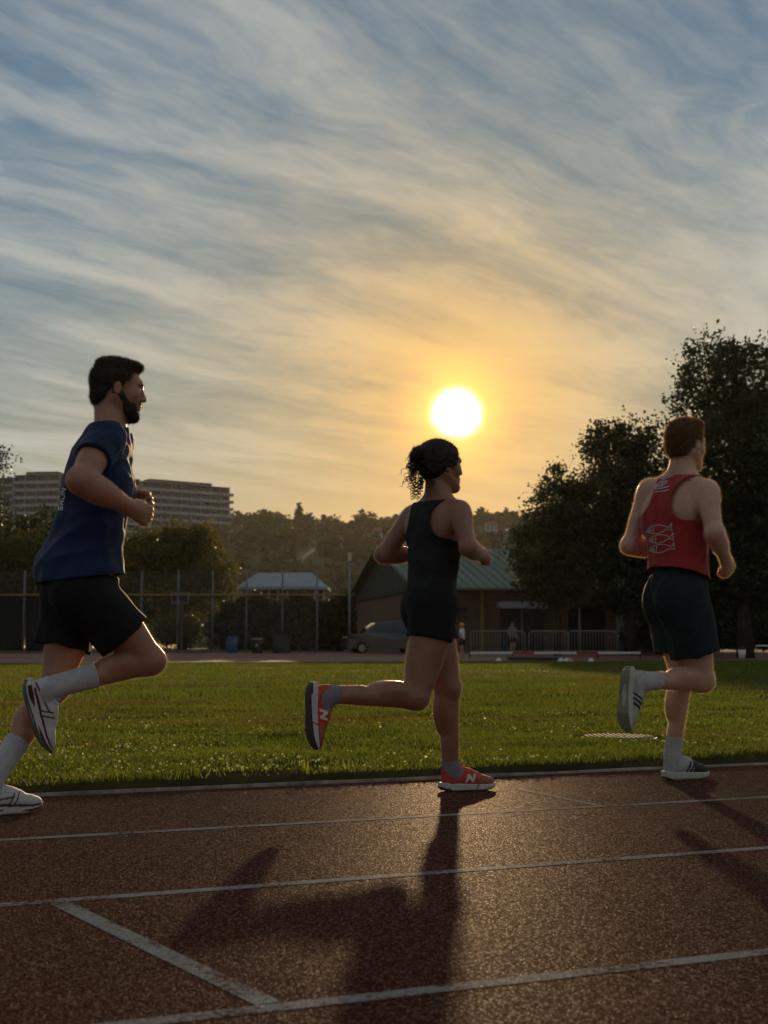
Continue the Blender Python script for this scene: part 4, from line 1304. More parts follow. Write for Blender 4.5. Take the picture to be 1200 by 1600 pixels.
px_tree('broadleaf_tree', 985, 76, [(968, 715, 46, 54), (1015, 735, 52, 75), (950, 790, 46, 66), (990, 840, 66, 76), (932, 690, 22, 28), (975, 910, 68, 56)], 34000, .22, M_leaf_dark,
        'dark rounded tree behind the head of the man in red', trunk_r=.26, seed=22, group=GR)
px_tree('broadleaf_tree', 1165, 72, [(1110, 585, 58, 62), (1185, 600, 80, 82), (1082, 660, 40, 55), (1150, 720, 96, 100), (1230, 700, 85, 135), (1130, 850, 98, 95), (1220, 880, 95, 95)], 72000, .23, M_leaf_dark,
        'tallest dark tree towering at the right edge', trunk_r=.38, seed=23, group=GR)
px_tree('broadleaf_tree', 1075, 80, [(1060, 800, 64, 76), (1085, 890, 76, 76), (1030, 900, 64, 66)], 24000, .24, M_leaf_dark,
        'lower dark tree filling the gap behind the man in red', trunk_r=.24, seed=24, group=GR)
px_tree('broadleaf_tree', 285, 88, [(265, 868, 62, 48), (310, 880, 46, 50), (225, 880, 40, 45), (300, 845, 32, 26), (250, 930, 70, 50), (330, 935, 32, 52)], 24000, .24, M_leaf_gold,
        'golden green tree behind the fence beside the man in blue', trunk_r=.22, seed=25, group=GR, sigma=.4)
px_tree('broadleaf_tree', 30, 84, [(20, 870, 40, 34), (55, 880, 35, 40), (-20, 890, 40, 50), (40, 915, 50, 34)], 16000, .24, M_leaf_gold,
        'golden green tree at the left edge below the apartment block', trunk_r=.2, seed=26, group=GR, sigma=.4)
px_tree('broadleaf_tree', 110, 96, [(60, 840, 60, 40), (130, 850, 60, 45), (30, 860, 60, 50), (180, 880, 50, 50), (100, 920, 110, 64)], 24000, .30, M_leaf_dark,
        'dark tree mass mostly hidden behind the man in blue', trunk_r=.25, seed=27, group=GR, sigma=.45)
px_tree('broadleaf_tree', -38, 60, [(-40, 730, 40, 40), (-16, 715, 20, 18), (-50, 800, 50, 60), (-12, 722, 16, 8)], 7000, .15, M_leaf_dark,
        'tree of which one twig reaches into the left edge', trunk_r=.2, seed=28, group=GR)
for i, (px, Y, w, h, lb) in enumerate(((278, 79, 36, 24, 'yellowing bush under the basketball backboard'), (345, 80, 22, 26, 'dark bush beside the blue bin'), (430, 92, 50, 30, 'low dark bush behind the grey cabinet'), (1010, 79, 40, 24, 'dark bush behind the white wall panel'))):
    b = base_at(px, Y)
    tree('bush', b, [lobe_px(b, Y, px - w * .4, 992, w * .6, h * .8), lobe_px(b, Y, px + w * .35, 988, w * .6, h), lobe_px(b, Y, px, 975, w * .5, h * .7)], 4200, .17, M_leaf_gold if i == 0 else M_leaf_dark, lb,
         trunk_r=.06, clump=30, sigma=.22, seed=40 + i, group='bushes behind the far straight', cat='bush')

# clipped hedge that closes the right-hand side behind the trees
g = np.random.default_rng(55); b = base_at(1130, 86); k = 86 / FPX
hedge = tag(empty('hedge', b), 'long dark hedge under the right-hand trees', 'hedge')
n = 36000; x0, x1 = (1000 - 1130) * k, (1420 - 1130) * k
P = np.stack([g.uniform(x0, x1, n), g.uniform(-.8, .8, n), 4.2 * g.random(n) ** 1.3], 1); P[:, 2] *= 1 + .12 * np.sin(P[:, 0] * 1.7) + g.normal(0, .03, n)
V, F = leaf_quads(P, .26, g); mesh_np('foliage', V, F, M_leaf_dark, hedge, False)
for i in range(12):
    x = x0 + (x1 - x0) * (i + .5) / 12; t = MB(); t.tube([(x, 0, -.2), (x + .1, .05, 1.6), (x - .1, 0, 3.4)], [.09, .06, .02], 6); t.build('stem', M_bark, hedge, True)

b = base_at(450, 79); k = 79 / FPX
hedge = tag(empty('hedge', b), 'dark hedge behind the bins and the ball fence, below the pale roof', 'hedge')
n = 24000; x0, x1 = (345 - 450) * k, (556 - 450) * k; hz_ = .65 + (1012 - 934) * k - b[2]
P = np.stack([g.uniform(x0, x1, n), g.uniform(-.5, .5, n), hz_ * g.random(n) ** 1.1], 1); P[:, 2] *= 1 + .10 * np.sin(P[:, 0] * 2.3) + g.normal(0, .03, n)
V, F = leaf_quads(P, .22, g); mesh_np('foliage', V, F, M_leaf_dark, hedge, False)
for i in range(9):
    x = x0 + (x1 - x0) * (i + .5) / 9; t = MB(); t.tube([(x, 0, -.2), (x + .1, .05, 1.2), (x - .1, 0, 2.6)], [.08, .05, .02], 6); t.build('stem', M_bark, hedge, True)

# ------------------------------------------------------------------ hills and far wood
M_hill = mat('hill_soil', (0.045, 0.048, 0.022), 0.95, 0.1, 0.3, 0.01)
sky_px = [(-900, 830), (-300, 810), (0, 815), (200, 812), (355, 806), (420, 808), (480, 812), (540, 816), (600, 812), (660, 812), (740, 808), (800, 806), (860, 812), (1000, 808), (1200, 815), (1700, 830), (2300, 850)]
HY0, HY1 = 230.0, 760.0
hx = np.array([p[0] for p in sky_px]); hy = np.array([p[1] for p in sky_px])
def hill_z(px, Y):
    top = .65 + (1012 - np.interp(px, hx, hy)) / FPX * HY1
    t = np.clip((Y - HY0) / (HY1 - HY0), 0, 1)
    return .6 + (top - 6 - .6) * (t * .55 + .45 * t * t * (3 - 2 * t))
pxs = np.linspace(-900, 2300, 70); Ys = np.linspace(HY0, HY1 + 250, 26)
V = []
for Y in Ys:
    for p in pxs:
        z = float(hill_z(p, min(Y, HY1))) - max(0, Y - HY1) * .12
        V.append(((p - 600) / FPX * Y, Y, z + 1.2 * math.sin(p * .05 + Y * .03)))
F = [(i * 70 + j, i * 70 + j + 1, (i + 1) * 70 + j + 1, (i + 1) * 70 + j) for i in range(25) for j in range(69)]
tag(mesh_np('hill', V, np.array(F), M_hill), kind='structure')
g = np.random.default_rng(77)
pts, szs = [], []
for i in range(1300):
    Y = HY0 + 15 + (HY1 - HY0) * g.random() ** .8; px = g.uniform(-60, 1260) if i < 900 else g.choice([g.uniform(-700, -60), g.uniform(1260, 1800)])
    if i < 260: Y = HY1 - 40 * g.random()
    z = float(hill_z(px, Y)); x = (px - 600) / FPX * Y
    h = g.uniform(4.5, 8.5) * (1.0 if i >= 260 else .8); rw = h * g.uniform(.35, .6)
    k = 110
    d = g.normal(0, 1, (k, 3)); d /= np.linalg.norm(d, axis=1)[:, None]
    lump = 1 + .35 * np.sin(d @ g.normal(0, 2.5, 3) + g.random() * 6)
    pts.append(np.array([x, Y, z + h * .55]) + d * (lump * (.7 + .4 * g.random(k)))[:, None] * np.array([rw, rw, h * .5]))
Pw = np.concatenate(pts)
V, F = leaf_quads(Pw, 1.9, g, .1)
tag(mesh_np('hillside_wood', V, F, M_leaf_hill, smooth=False), 'wooded hillside along the horizon', 'wood', kind='stuff')
def far_tree(name, px, top, Y, wpx, label, cone_shape, seed):
    z0 = float(hill_z(px, Y)); x = (px - 600) / FPX * Y
    zt = .65 + (1012 - top) / FPX * Y; h = zt - z0 + 2; w = wpx / FPX * Y
    lob = [(0, 0, h * q, w * f, w * f, h * .16) for q, f in ((.25, .9), (.45, 1.0), (.62, .8 if cone_shape else 1.0), (.78, .5 if cone_shape else .85), (.92, .25 if cone_shape else .5))]
    tree(name, (x, Y, z0 - 2), lob, 1500, 1.1, M_leaf_hill, label, trunk_r=.4, clump=25, sigma=.5, seed=seed)
far_tree('poplar_tree', 467, 787, 640, 6, 'slim poplar standing above the hill skyline', False, 61)
far_tree('conifer_tree', 752, 785, 700, 9, 'pointed conifer on the skyline right of the woman', True, 62)
far_tree('round_tree', 570, 800, 690, 22, 'rounded tree crown on the skyline left of the woman', False, 63)
far_tree('round_tree', 417, 797, 650, 10, 'small tree crown on the skyline beside the apartment block', False, 64)
far_tree('round_tree', 795, 796, 690, 18, 'rounded tree crown on the skyline beside the dark trees', False, 65)

# ------------------------------------------------------------------ buildings
M_pale = mat('pale_render', (0.29, 0.305, 0.335), 0.85, 0.2, 0.12, 0.15)
M_conc = mat('concrete', (0.105, 0.112, 0.125), 0.85, 0.2, 0.15, 0.2)
M_roof_red = mat('roof_tile', (0.20, 0.085, 0.055), 0.85, 0.2, 0.2, 0.5)
M_glass = mat('window_glass', (0.02, 0.025, 0.03), 0.12, 0.5, 0.1, 1)
M_dark = mat('dark_metal', (0.022, 0.022, 0.024), 0.6, 0.3, 0.2, 3)
M_steel = mat('galvanised_steel', (0.20, 0.20, 0.20), 0.6, 0.35, 0.15, 5, metal=0.3)
M_brick = mat('brown_brick', (0.15, 0.085, 0.055), 0.85, 0.2, 0.25, 5, 0.3, 30)
M_green_roof = mat('green_roof_sheet', (0.085, 0.115, 0.085), 0.6, 0.3, 0.10, 0.8)
M_green_wall = mat('green_boards', (0.040, 0.052, 0.036), 0.8, 0.2, 0.2, 2)
M_yellow = mat('yellow_paint', (0.26, 0.17, 0.05), 0.5, 0.35, 0.15, 3)
M_bin_blue = mat('bin_blue', (0.015, 0.06, 0.15), 0.45, 0.4, 0.12, 4)
M_car_white = mat('car_dark', (0.030, 0.032, 0.035), 0.14, 0.6, 0.03, 2)
M_rubber = mat('tyre_rubber', (0.012, 0.012, 0.012), 0.8, 0.2, 0.2, 8)
M_red = mat('red_paint', (0.35, 0.03, 0.025), 0.5, 0.3, 0.15, 3)
M_lamp_glass = mat('headlight_glass', (0.5, 0.5, 0.5), 0.1, 0.6, 0.02)

# apartment block on the slope, curved front in four straight runs
apt = tag(empty('apartment_block', ((100 - 600) / FPX * 505, 505, 20)), 'long grey apartment block with rows of balconies behind the man in blue', 'building')
runs = [(-75, 512), (20, 503), (92, 500), (215, 512), (355, 534)]
AZ1 = .65 + (1012 - 745) / FPX * 500; FLH = 2.88; NF = 10
ao = np.array(apt.location)
pt2 = [np.array([(p - 600) / FPX * Y, Y]) for p, Y in runs]
win_me = None
for si in range(4):
    p, q = pt2[si], pt2[si + 1]; t = (q - p) / np.linalg.norm(q - p); nrm_ = np.array([t[1], -t[0]]); ln = np.linalg.norm(q - p)
    dz = [-.3, .5, .1, -.5][si]
    zt = AZ1 + dz
    def quadbox(mb, s0, s1, d0, d1, z0, z1):
        vs = []
        for z in (z0, z1):
            for s_, d_ in ((s0, d0), (s1, d0), (s1, d1), (s0, d1)):
                w = p + t * s_ + nrm_ * d_; vs.append((w[0] - ao[0], w[1] - ao[1], z - ao[2]))
        mb.add(vs, [(0, 1, 2, 3), (7, 6, 5, 4), (0, 4, 5, 1), (1, 5, 6, 2), (2, 6, 7, 3), (3, 7, 4, 0)])
    mb = MB(); quadbox(mb, 0, ln, -14, 0, zt - FLH * NF, zt); mb.build('wall', M_conc, apt)
    mb = MB(); quadbox(mb, .1, ln - .1, -13, 1.9, zt + .05, zt + .45); mb.build('roof', M_conc, apt)
    if si in (1, 3): mb = MB(); quadbox(mb, ln * .15, ln * .85, -9, -3, zt + .46, zt + 2.2); mb.build('roof_house', M_conc, apt)
    nb = max(2, int(round(ln / 4.2))); bw = ln / nb
    for f in range(NF):
        z = zt - FLH * (f + 1)
        mb = MB(); quadbox(mb, .06, ln - .06 + (1.6 if si == 3 else 0), .02, 1.75, z - .10, z + .12); quadbox(mb, .06, ln - .06 + (1.6 if si == 3 else 0), 1.6, 1.76, z + .13, z + 1.0)
        bal = mb.build('balcony', M_pale, apt)
        for k in range(nb + 1):
            mb = MB(); s0 = min(max(k * bw - .12, .07), ln - .3); quadbox(mb, s0, s0 + .2, .03, 1.55, z + .14, z + FLH - .12)
            mb.build('divider', M_pale, bal)
        for k in range(nb):
            mb = MB(); quadbox(mb, k * bw + .7, k * bw + bw - .8, .01, .10, z + .2, z + 2.3); w = mb.build('window', M_glass, apt)

def house(px, Y, wpx, hpx, ypx, label, m_wall, seed):
    g = np.random.default_rng(seed); k = Y / FPX
    b = at(px, ypx, Y); w, h, d = wpx * k, hpx * k, wpx * k * .8
    root = tag(empty('hillside_house', b, g.uniform(-.4, .4)), label, 'house', 'houses on the hillside')
    MB().box(-w / 2, w / 2, -d / 2, d / 2, -4, h).build('wall', m_wall, root)
    r_ = MB(); e = .4
    r_.add([(-w / 2 - e, -d / 2 - e, h), (w / 2 + e, -d / 2 - e, h), (w / 2 + e, d / 2 + e, h), (-w / 2 - e, d / 2 + e, h), (-w * .28, 0, h + w * .28), (w * .28, 0, h + w * .28)],
           [(0, 1, 5, 4), (1, 2, 5), (2, 3, 4, 5), (3, 0, 4), (3, 2, 1, 0)])
    r_.build('roof', M_roof_red, root)
    for i in range(3):
        x = -w * .32 + i * w * .32
        MB().box(x - w * .07, x + w * .07, -d / 2 - .08, -d / 2 - .01, h * .35, h * .75).build('window', M_glass, root)
for i, a in enumerate(((590, 560, 14, 8, 836, 'pale house with hipped roof on the wooded hill, left of the woman', M_pale), (530, 520, 16, 9, 850, 'pale house half hidden in the hillside trees, left of the green roof', M_pale),
          (768, 540, 18, 12, 832, 'pale hillside house right of the woman, nearest the skyline conifer', M_pale), (795, 480, 16, 11, 840, 'grey hillside house beside the dark trees', M_conc), (500, 640, 12, 7, 826, 'small grey house near the top of the wooded hill', M_conc))):
    house(*a, 90 + i)

# pavilion with a pale hipped roof and white columns
Y = 112; k = Y / FPX
b = base_at(455, Y); root = tag(empty('pavilion', b), 'low pavilion with pale hipped roof and white columns beyond the fence', 'building')
x0, x1 = (370 - 455) * k, (512 - 455) * k
ze, zr = .65 + (1012 - 917) * k - b[2], .65 + (1012 - 893) * k - b[2]
r_ = MB(); yy = 5.0
r_.add([(x0, -.3, ze), (x1, -.3, ze), (x1, yy + .3, ze), (x0, yy + .3, ze), (x0 + 1.5, yy / 2, zr), (x1 - 1.5, yy / 2, zr), (x0, -.3, ze - .25), (x1, -.3, ze - .25), (x1, yy + .3, ze - .25), (x0, yy + .3, ze - .25)],
       [(0, 1, 5, 4), (1, 2, 5), (2, 3, 4, 5), (3, 0, 4), (0, 6, 7, 1), (1, 7, 8, 2), (2, 8, 9, 3), (3, 9, 6, 0), (6, 9, 8, 7)])
rf = r_.build('roof', mat('pale_sheet', (0.30, 0.32, 0.35), .6, .3, .08, .6), root)
for i in range(18):
    x = x0 + .6 + (x1 - x0 - 1.2) * i / 17
    lim = min(1.0, (x - x0) / 1.5, (x1 - x) / 1.5)
    MB().bar((x, -.3, ze + .03), (x, -.3 + (yy / 2 + .3) * lim, ze + (zr - ze) * lim + .03), .05, .05).build('roof_seam', MATS['pale_sheet'], rf)
MB().box(x0 + .5, x1 - .5, 1.4, yy - .2, 0, ze - .27).build('wall', M_brick, root)
for i in range(10):
    x = x0 + .35 + (x1 - x0 - .7) * i / 9
    MB().tube([(x, 0, 0), (x, 0, ze - .26)], .09, 8).build('column', M_pale, root, True)

# hall with green sheet roof, turned a little to the left
rz = R_(12)
b = at(650, 1012, 82); b[2] = gz(82)
hall = tag(empty('sports_hall', b, rz), 'brown brick hall with green sheet-metal roof behind the barriers', 'building')
eave = .65 + (1012 - 918) / FPX * 82 - b[2]; ridge = eave + 3.3; HL, HD2 = 16.0, 22.0
MB().box(.45, HL, .4, HD2, -.3, eave - .16).build('wall', M_brick, hall)
gb = MB(); gb.add([(.44, .4, eave - .15), (.44, HD2, eave - .15), (.44, HD2 / 2, ridge - .3), (.30, .4, eave - .15), (.30, HD2, eave - .15), (.30, HD2 / 2, ridge - .3)],
                  [(0, 1, 2), (5, 4, 3), (0, 3, 4, 1), (1, 4, 5, 2), (2, 5, 3, 0)]); gb.build('gable', M_green_wall, hall)
def slope(mb, y0, z0, y1, z1, th):
    mb.add([(-.3, y0, z0), (HL, y0, z0), (HL, y1, z1), (-.3, y1, z1), (-.3, y0, z0 - th), (HL, y0, z0 - th), (HL, y1, z1 - th), (-.3, y1, z1 - th)],
           [(0, 1, 2, 3), (7, 6, 5, 4), (0, 4, 5, 1), (1, 5, 6, 2), (2, 6, 7, 3), (3, 7, 4, 0)])
rf = MB(); slope(rf, -.3, eave, HD2 / 2, ridge, .12); slope(rf, HD2 + .3, eave, HD2 / 2 + .01, ridge, .12)
rf = rf.build('roof', M_green_roof, hall)
for i in range(27):
    x = -.25 + i * .6
    MB().bar((x, -.28, eave + .03), (x, HD2 / 2, ridge + .03), .05, .06).build('roof_seam', M_green_roof, rf)
MB().box(-.32, HL, -.42, -.305, eave - .14, eave - .02).build('gutter', M_steel, hall)
k = 82 / FPX
def hx_(px): return (px - 650) * k * 1.03
MB().box(hx_(780), hx_(857), -.35, .38, eave - 1.25, eave - .85).build('awning', M_pale, hall)
dr = MB().box(hx_(786), hx_(855), .33, .396, -.2, eave - 1.27).build('door', M_dark, hall)
MB().box(hx_(820) - .03, hx_(820) + .03, .28, .326, -.2, eave - 1.3).build('door_post', M_steel, dr)
MB().box(hx_(753), hx_(758), .20, .30, -.3, eave - .2).build('downpipe', M_yellow, hall)
MB().box(hx_(715), hx_(732), .34, .396, 1.9, 2.6).build('window', M_glass, hall)
MB().box(hx_(668), hx_(700), .34, .396, 1.2, 2.6).build('window', M_glass, hall)
# brick courses of the hall that show as bands
for i in range(9):
    MB().box(.42, HL, .385, .399, .15 + i * .42, .17 + i * .42).build('mortar_band', M_dark, hall)
# open garage with a white side wall at the right
b = base_at(940, 79); gar = tag(empty('open_shed', b), 'dark open shed with white side wall under the right-hand trees', 'shed')
k = 79 / FPX
MB().box((900 - 940) * k, (1100 - 940) * k, 0, 4, 2.55, 2.75).build('roof', M_dark, gar)
MB().box((902 - 940) * k, (963 - 940) * k, 3.8, 3.95, -.2, 2.54).build('back_wall', M_dark, gar)
MB().box((965 - 940) * k, (1100 - 940) * k, .2, .35, .55, 2.54).build('side_wall', M_pale, gar)
MB().box((965 - 940) * k, (1100 - 940) * k, .17, .38, -.2, .545).build('plinth', M_conc, gar)
MB().tube([((907 - 940) * k, .1, -.2), ((907 - 940) * k, .1, 2.54)], .06, 8).build('post', M_steel, gar, True)

# ------------------------------------------------------------------ tall ball fence
FY = 72.0; k = FY / FPX
M_post = mat('post_paint', (0.13, 0.135, 0.14), .6, .3, .15, 3)
M_net = mat('fence_wire', (0.10, 0.11, 0.10), .6, .3, .1)
fz = gz(FY)
fence = tag(empty('ball_fence', base_at(270, FY)), 'tall wire ball fence with steel posts and a yellowish rail', 'fence')
def fx(px): return (px - 270) * k
fposts = [-240, -184, -128, -72, -18, 37, 108, 164, 220, 277, 331, 384, 440, 494]
H_top = .65 + (1012 - 892) * k - fz; H_rail = .65 + (1012 - 930) * k - fz
for i, px in enumerate(fposts):
    MB().tube([(fx(px), 0, -.2), (fx(px), 0, H_top)], .055, 8).build('post', M_post, fence, True)
MB().tube([(fx(-250), -.09, H_rail), (fx(540), -.09, H_rail)], .045, 6).build('rail', M_yellow, fence, True)
MB().tube([(fx(-250), -.09, .1), (fx(540), -.09, .1)], .03, 6).build('rail', M_steel, fence, True)
for a_, b_ in zip(fposts[:-1], fposts[1:]):
    mb = MB(); x0, x1 = fx(a_) + .08, fx(b_) - .08
    for i in range(14):
        x = x0 + (x1 - x0) * (i + .5) / 14; mb.bar((x, .02, .1), (x, .02, H_top - .05), .008)
    for i in range(34):
        z = .12 + (H_top - .2) * i / 33; mb.bar((x0, .03, z), (x1, .03, z), .008)
    mb.build('wire_panel', M_net, fence)['kind'] = 'stuff'
MB().box(fx(-40), fx(35), .06, .10, .1, H_rail - .1).build('windscreen', mat('windscreen_cloth', (0.010, 0.013, 0.014), .9, .1, .2, 2), fence)
MB().box(fx(40), fx(106), .06, .10, .1, H_rail - .1).build('windscreen', MATS['windscreen_cloth'], fence)
# basketball backboard
b = base_at(280, 77); k = 77 / FPX
hoop = tag(empty('basketball_hoop', b), 'dark basketball backboard with pale frame on a post behind the fence', 'basketball hoop')
z0, z1 = .65 + (1012 - 943) * k - b[2], .65 + (1012 - 926) * k - b[2]; w = 27 * k / 2
MB().box(-w + .05, w - .05, 0, .03, z0 + .05, z1 - .05).build('backboard', M_dark, hoop)
fr = MB(); fr.box(-w, w, -.02, .04, z0, z0 + .049); fr.box(-w, w, -.02, .04, z1 - .049, z1); fr.box(-w, -w + .049, -.02, .04, z0 + .05, z1 - .05); fr.box(w - .049, w, -.02, .04, z0 + .05, z1 - .05)
fr.build('frame', M_steel, hoop)
MB().tube([(0, .9, -.2), (0, .9, z0 - .3), (0, .05, z0 + .25)], .06, 8).build('post', M_steel, hoop, True)
rg = MB(); rg.tube([(.22 * math.cos(t), -.26 + .22 * math.sin(t), z0 + .12) for t in np.linspace(0, 2 * math.pi, 17)], .012, 5); rg.build('ring', M_red, hoop, True)
# bins and cabinet
def barrel(px, Y, w, h, m, lid, label, badge):
    b = base_at(px, Y); root = tag(empty('waste_bin', b), label, 'bin', 'bins by the fence')
    t = MB(); t.tube([(0, 0, 0), (0, 0, h * .1), (0, 0, h * .55), (0, 0, h * .9)], [w * .42, w * .45, w * .5, w * .52], 14); t.build('body', m, root, True)
    t = MB(); t.tube([(0, 0, h * .905), (0, 0, h * .94), (0, 0, h)], [w * .55, w * .55, w * .36], 14); t.build('lid', lid, root, True)
    for q in (.3, .6):
        t = MB(); t.tube([(0, 0, h * q), (0, 0, h * q + .03)], [w * .53, w * .53], 14); t.build('hoop', m, root, True)
    if badge: MB().add([(-.09, -w * .56, h * .5), (.09, -w * .56, h * .5), (0, -w * .56, h * .72)], [(0, 1, 2)]).build('sign', M_pale, root)
barrel(363, 70.5, .58, .98, M_bin_blue, M_bin_blue, 'blue plastic waste bin at the foot of the fence', False)
barrel(402, 70.8, .60, .92, M_dark, M_steel, 'dark waste bin with pale triangular sign beside the blue bin', True)
b = base_at(440, 71.5); cab = tag(empty('utility_cabinet', b), 'grey-green metal utility cabinet by the fence, right of the bins', 'cabinet')
MB().box(-.45, .45, -.25, .25, .08, 1.15).build('body', M_green_wall, cab); MB().box(-.5, .5, -.3, .3, 1.155, 1.22).build('roof', M_dark, cab)
MB().box(-.40, -.01, -.275, -.252, .15, 1.1).build('door', M_green_wall, cab); MB().box(.01, .40, -.275, -.252, .15, 1.1).build('door', M_green_wall, cab)
MB().box(-.5, .5, -.3, .3, -.1, .075).build('plinth', M_conc, cab)
V0 = base_at(170, 69.5); V1 = base_at(352, 69.5)
lw = tag(MB().box(V0[0], V1[0], V0[1], V0[1] + .25, V0[2] - .2, V0[2] + .14).build('low_wall', M_pale), 'low pale concrete edging below the ball fence', 'edging')
# lamp post in front of the gable
b = base_at(546, 78); k = 78 / FPX; lp = tag(empty('lamp_post', b), 'slim lamp post with box lantern beside the green-roofed hall', 'lamp post')
zt = .65 + (1012 - 864) * k - b[2]
MB().tube([(0, 0, -.2), (0, 0, zt - .5)], [.07, .05], 8).build('pole', M_steel, lp, True)
MB().box(-.11, .11, -.11, .11, zt - .49, zt).build('lantern', mat('lantern_cream', (.55, .45, .30), .5, .3, .05), lp)
MB().box(-.3, .3, -.3, .3, -.3, .12).build('base', M_conc, lp)

# ------------------------------------------------------------------ parked cars
def car(px, Y, rz, m, label, tall=1.0):
    b = base_at(px, Y); root = tag(empty('parked_car', b, rz), label, 'car')
    prof = [(-2.15, .45), (-2.2, .75), (-2.05, .92), (-1.25, 1.02), (-.55, 1.50), (.2, 1.62), (1.1, 1.60), (1.75, 1.40), (2.1, 1.0), (2.15, .5)]
    hw = [(.80, .45), (.86, .75), (.87, .95), (.80, 1.1), (.66, 1.55), (.62, 1.65)]
    def wid(z): return float(np.interp(z, [h[1] for h in hw], [h[0] for h in hw]))
    n = len(prof); mb = MB(); vs = []
    for x, z in prof:
        z_ = z * tall
        vs += [(x, -wid(z), z_), (x, wid(z), z_)]
    fs = [(2 * i, 2 * i + 2, 2 * i + 3, 2 * i + 1) for i in range(n - 1)]
    low = len(vs)
    for x, z in prof:
        vs += [(x, -.84, .32 if z < .8 else .75 * tall), (x, .84, .32 if z < .8 else .75 * tall)]
    for i in range(n - 1):
        fs += [(2 * i, low + 2 * i, low + 2 * i + 2, 2 * i + 2), (2 * i + 1, 2 * i + 3, low + 2 * i + 3, low + 2 * i + 1)]
    mb.add(vs, fs)
    mb.box(-2.1, 2.1, -.83, .83, .30, .76 * tall)
    body = mb.build('body', m, root, False)
    for s in (-1, 1):
        for x0, x1 in ((-.55, .25), (.32, 1.15)):
            g_ = MB(); y0, y1 = .84 * s, .70 * s
            g_.add([(x0 - (.35 if x0 < 0 else 0), y0 * 1.0, 1.06 * tall), (x1, y0 * 1.0, 1.06 * tall), (x1, y1, 1.48 * tall), (x0, y1, 1.48 * tall)], [(0, 1, 2, 3)])
            g_.build('side_window', M_glass, root)
        for x in (-1.35, 1.35):
            wv = MB(); wv.tube([(x, .70 * s, .33), (x, .90 * s, .33)], .33, 18); w_ = wv.build('wheel', M_rubber, root)
            wv = MB(); wv.tube([(x, .905 * s, .33), (x, .915 * s, .33)], .20, 14); wv.build('rim', M_steel, w_)
        MB().box(-2.19, -2.03, .50 * s - .16, .50 * s + .16, .70 * tall, .84 * tall).build('headlight', M_lamp_glass, root)
    ws = MB(); ws.add([(-1.27, -.70, 1.06 * tall), (-1.27, .70, 1.06 * tall), (-.60, .58, 1.49 * tall), (-.60, -.58, 1.49 * tall)], [(0, 1, 2, 3)])
    o = ws.build('windscreen', M_glass, root); o.location = (-.03, 0, .02)
    return root
car(600, 73.5, R_(10), M_car_white, 'dark car half hidden behind the running woman, in front of the hall', 1.12)

# ------------------------------------------------------------------ barriers, hurdles, small things on the far side
def barrier(px0, px1, Y, label):
    b = base_at((px0 + px1) / 2, Y); k = Y / FPX; w = (px1 - px0) * k / 2 - .03
    root = tag(empty('crowd_barrier', b), label, 'barrier', 'crowd barriers in front of the hall')
    h = 1.28
    fr = MB(); fr.tube([(-w, 0, .12), (-w, 0, h - .12), (-w + .12, 0, h), (w - .12, 0, h), (w, 0, h - .12), (w, 0, .12)], .032, 6); fr.build('frame', M_steel, root, True)
    MB().tube([(-w, 0, .22), (w, 0, .22)], .028, 6).build('rail', M_steel, root, True)
    n = int(w * 2 / .155)
    for i in range(1, n):
        x = -w + 2 * w * i / n; MB().tube([(x, 0, .22), (x, 0, h)], .013, 5).build('bar', M_steel, root, True)
    for x in (-w * .75, w * .75): MB().box(x - .03, x + .03, -.35, .35, .02, .06).build('foot', M_steel, root); 
    for x in (-w * .75, w * .75): MB().bar((x, 0, .06), (x, 0, .22), .05).build('foot_stem', M_steel, root)
barrier(735, 821, 71, 'steel crowd barrier nearest the woman, leftmost of three')
barrier(826, 888, 71.3, 'steel crowd barrier in the middle of three')
barrier(888, 965, 71.6, 'steel crowd barrier next to the white wall, rightmost of three')
Y = 66.5; b = base_at(850, Y); k = Y / FPX
brd = tag(empty('low_rail', b), 'long low red and white rail lying in front of the barriers', 'rail')
zz = .65 + (1012 - 1020) * k - b[2]
segs = np.linspace((735 - 850) * k, (1000 - 850) * k, 9)
for i in range(8): MB().box(segs[i] + .01, segs[i + 1] - .01, -.04, .04, zz - .05, zz + .05).build('rail_section', M_white if i % 3 != 2 else M_red, brd)
for i in range(0, 9, 2): MB().box(segs[i] - .03, segs[i] + .03, .05, .12, -.2, zz + .04).build('leg', M_dark, brd)
b = base_at(834, 63.5); k = 63.5 / FPX; mtt = tag(empty('landing_mat', b), 'flat black mat with pale top edge lying on the far track', 'mat')
MB().box(-40 * k, 40 * k, -.6, .6, .02, .14).build('pad', M_dark, mtt); MB().box(-40 * k, 40 * k, -.6, .6, .141, .19).build('top', M_conc, mtt)
for i, (px, py, m, lb) in enumerate(((779, 1029, M_white, 'white marker disc left of the black mat'), (876, 1034, M_white, 'white marker disc right of the black mat'), (885, 1034, M_white, 'white marker disc between white and pink ones right of the mat'), (891, 1030, mat('pink_plastic', (.5, .2, .2), .5, .3, .05), 'pink marker cone right of the black mat'), (923, 1033, M_white, 'white marker disc farthest right, below the barriers'))):
    b = ground(px, py + 2) if py > 1033 else base_at(px, 62.0)
    b = base_at(px, 60.5 - i * .3)
    t = MB(); t.tube([(0, 0, .03), (0, 0, .06), (0, 0, .20)], [.16, .15, .05], 12); tag(t.build('marker_cone', m, None, True), lb, 'marker', 'training markers on the far track').location = tuple(b)
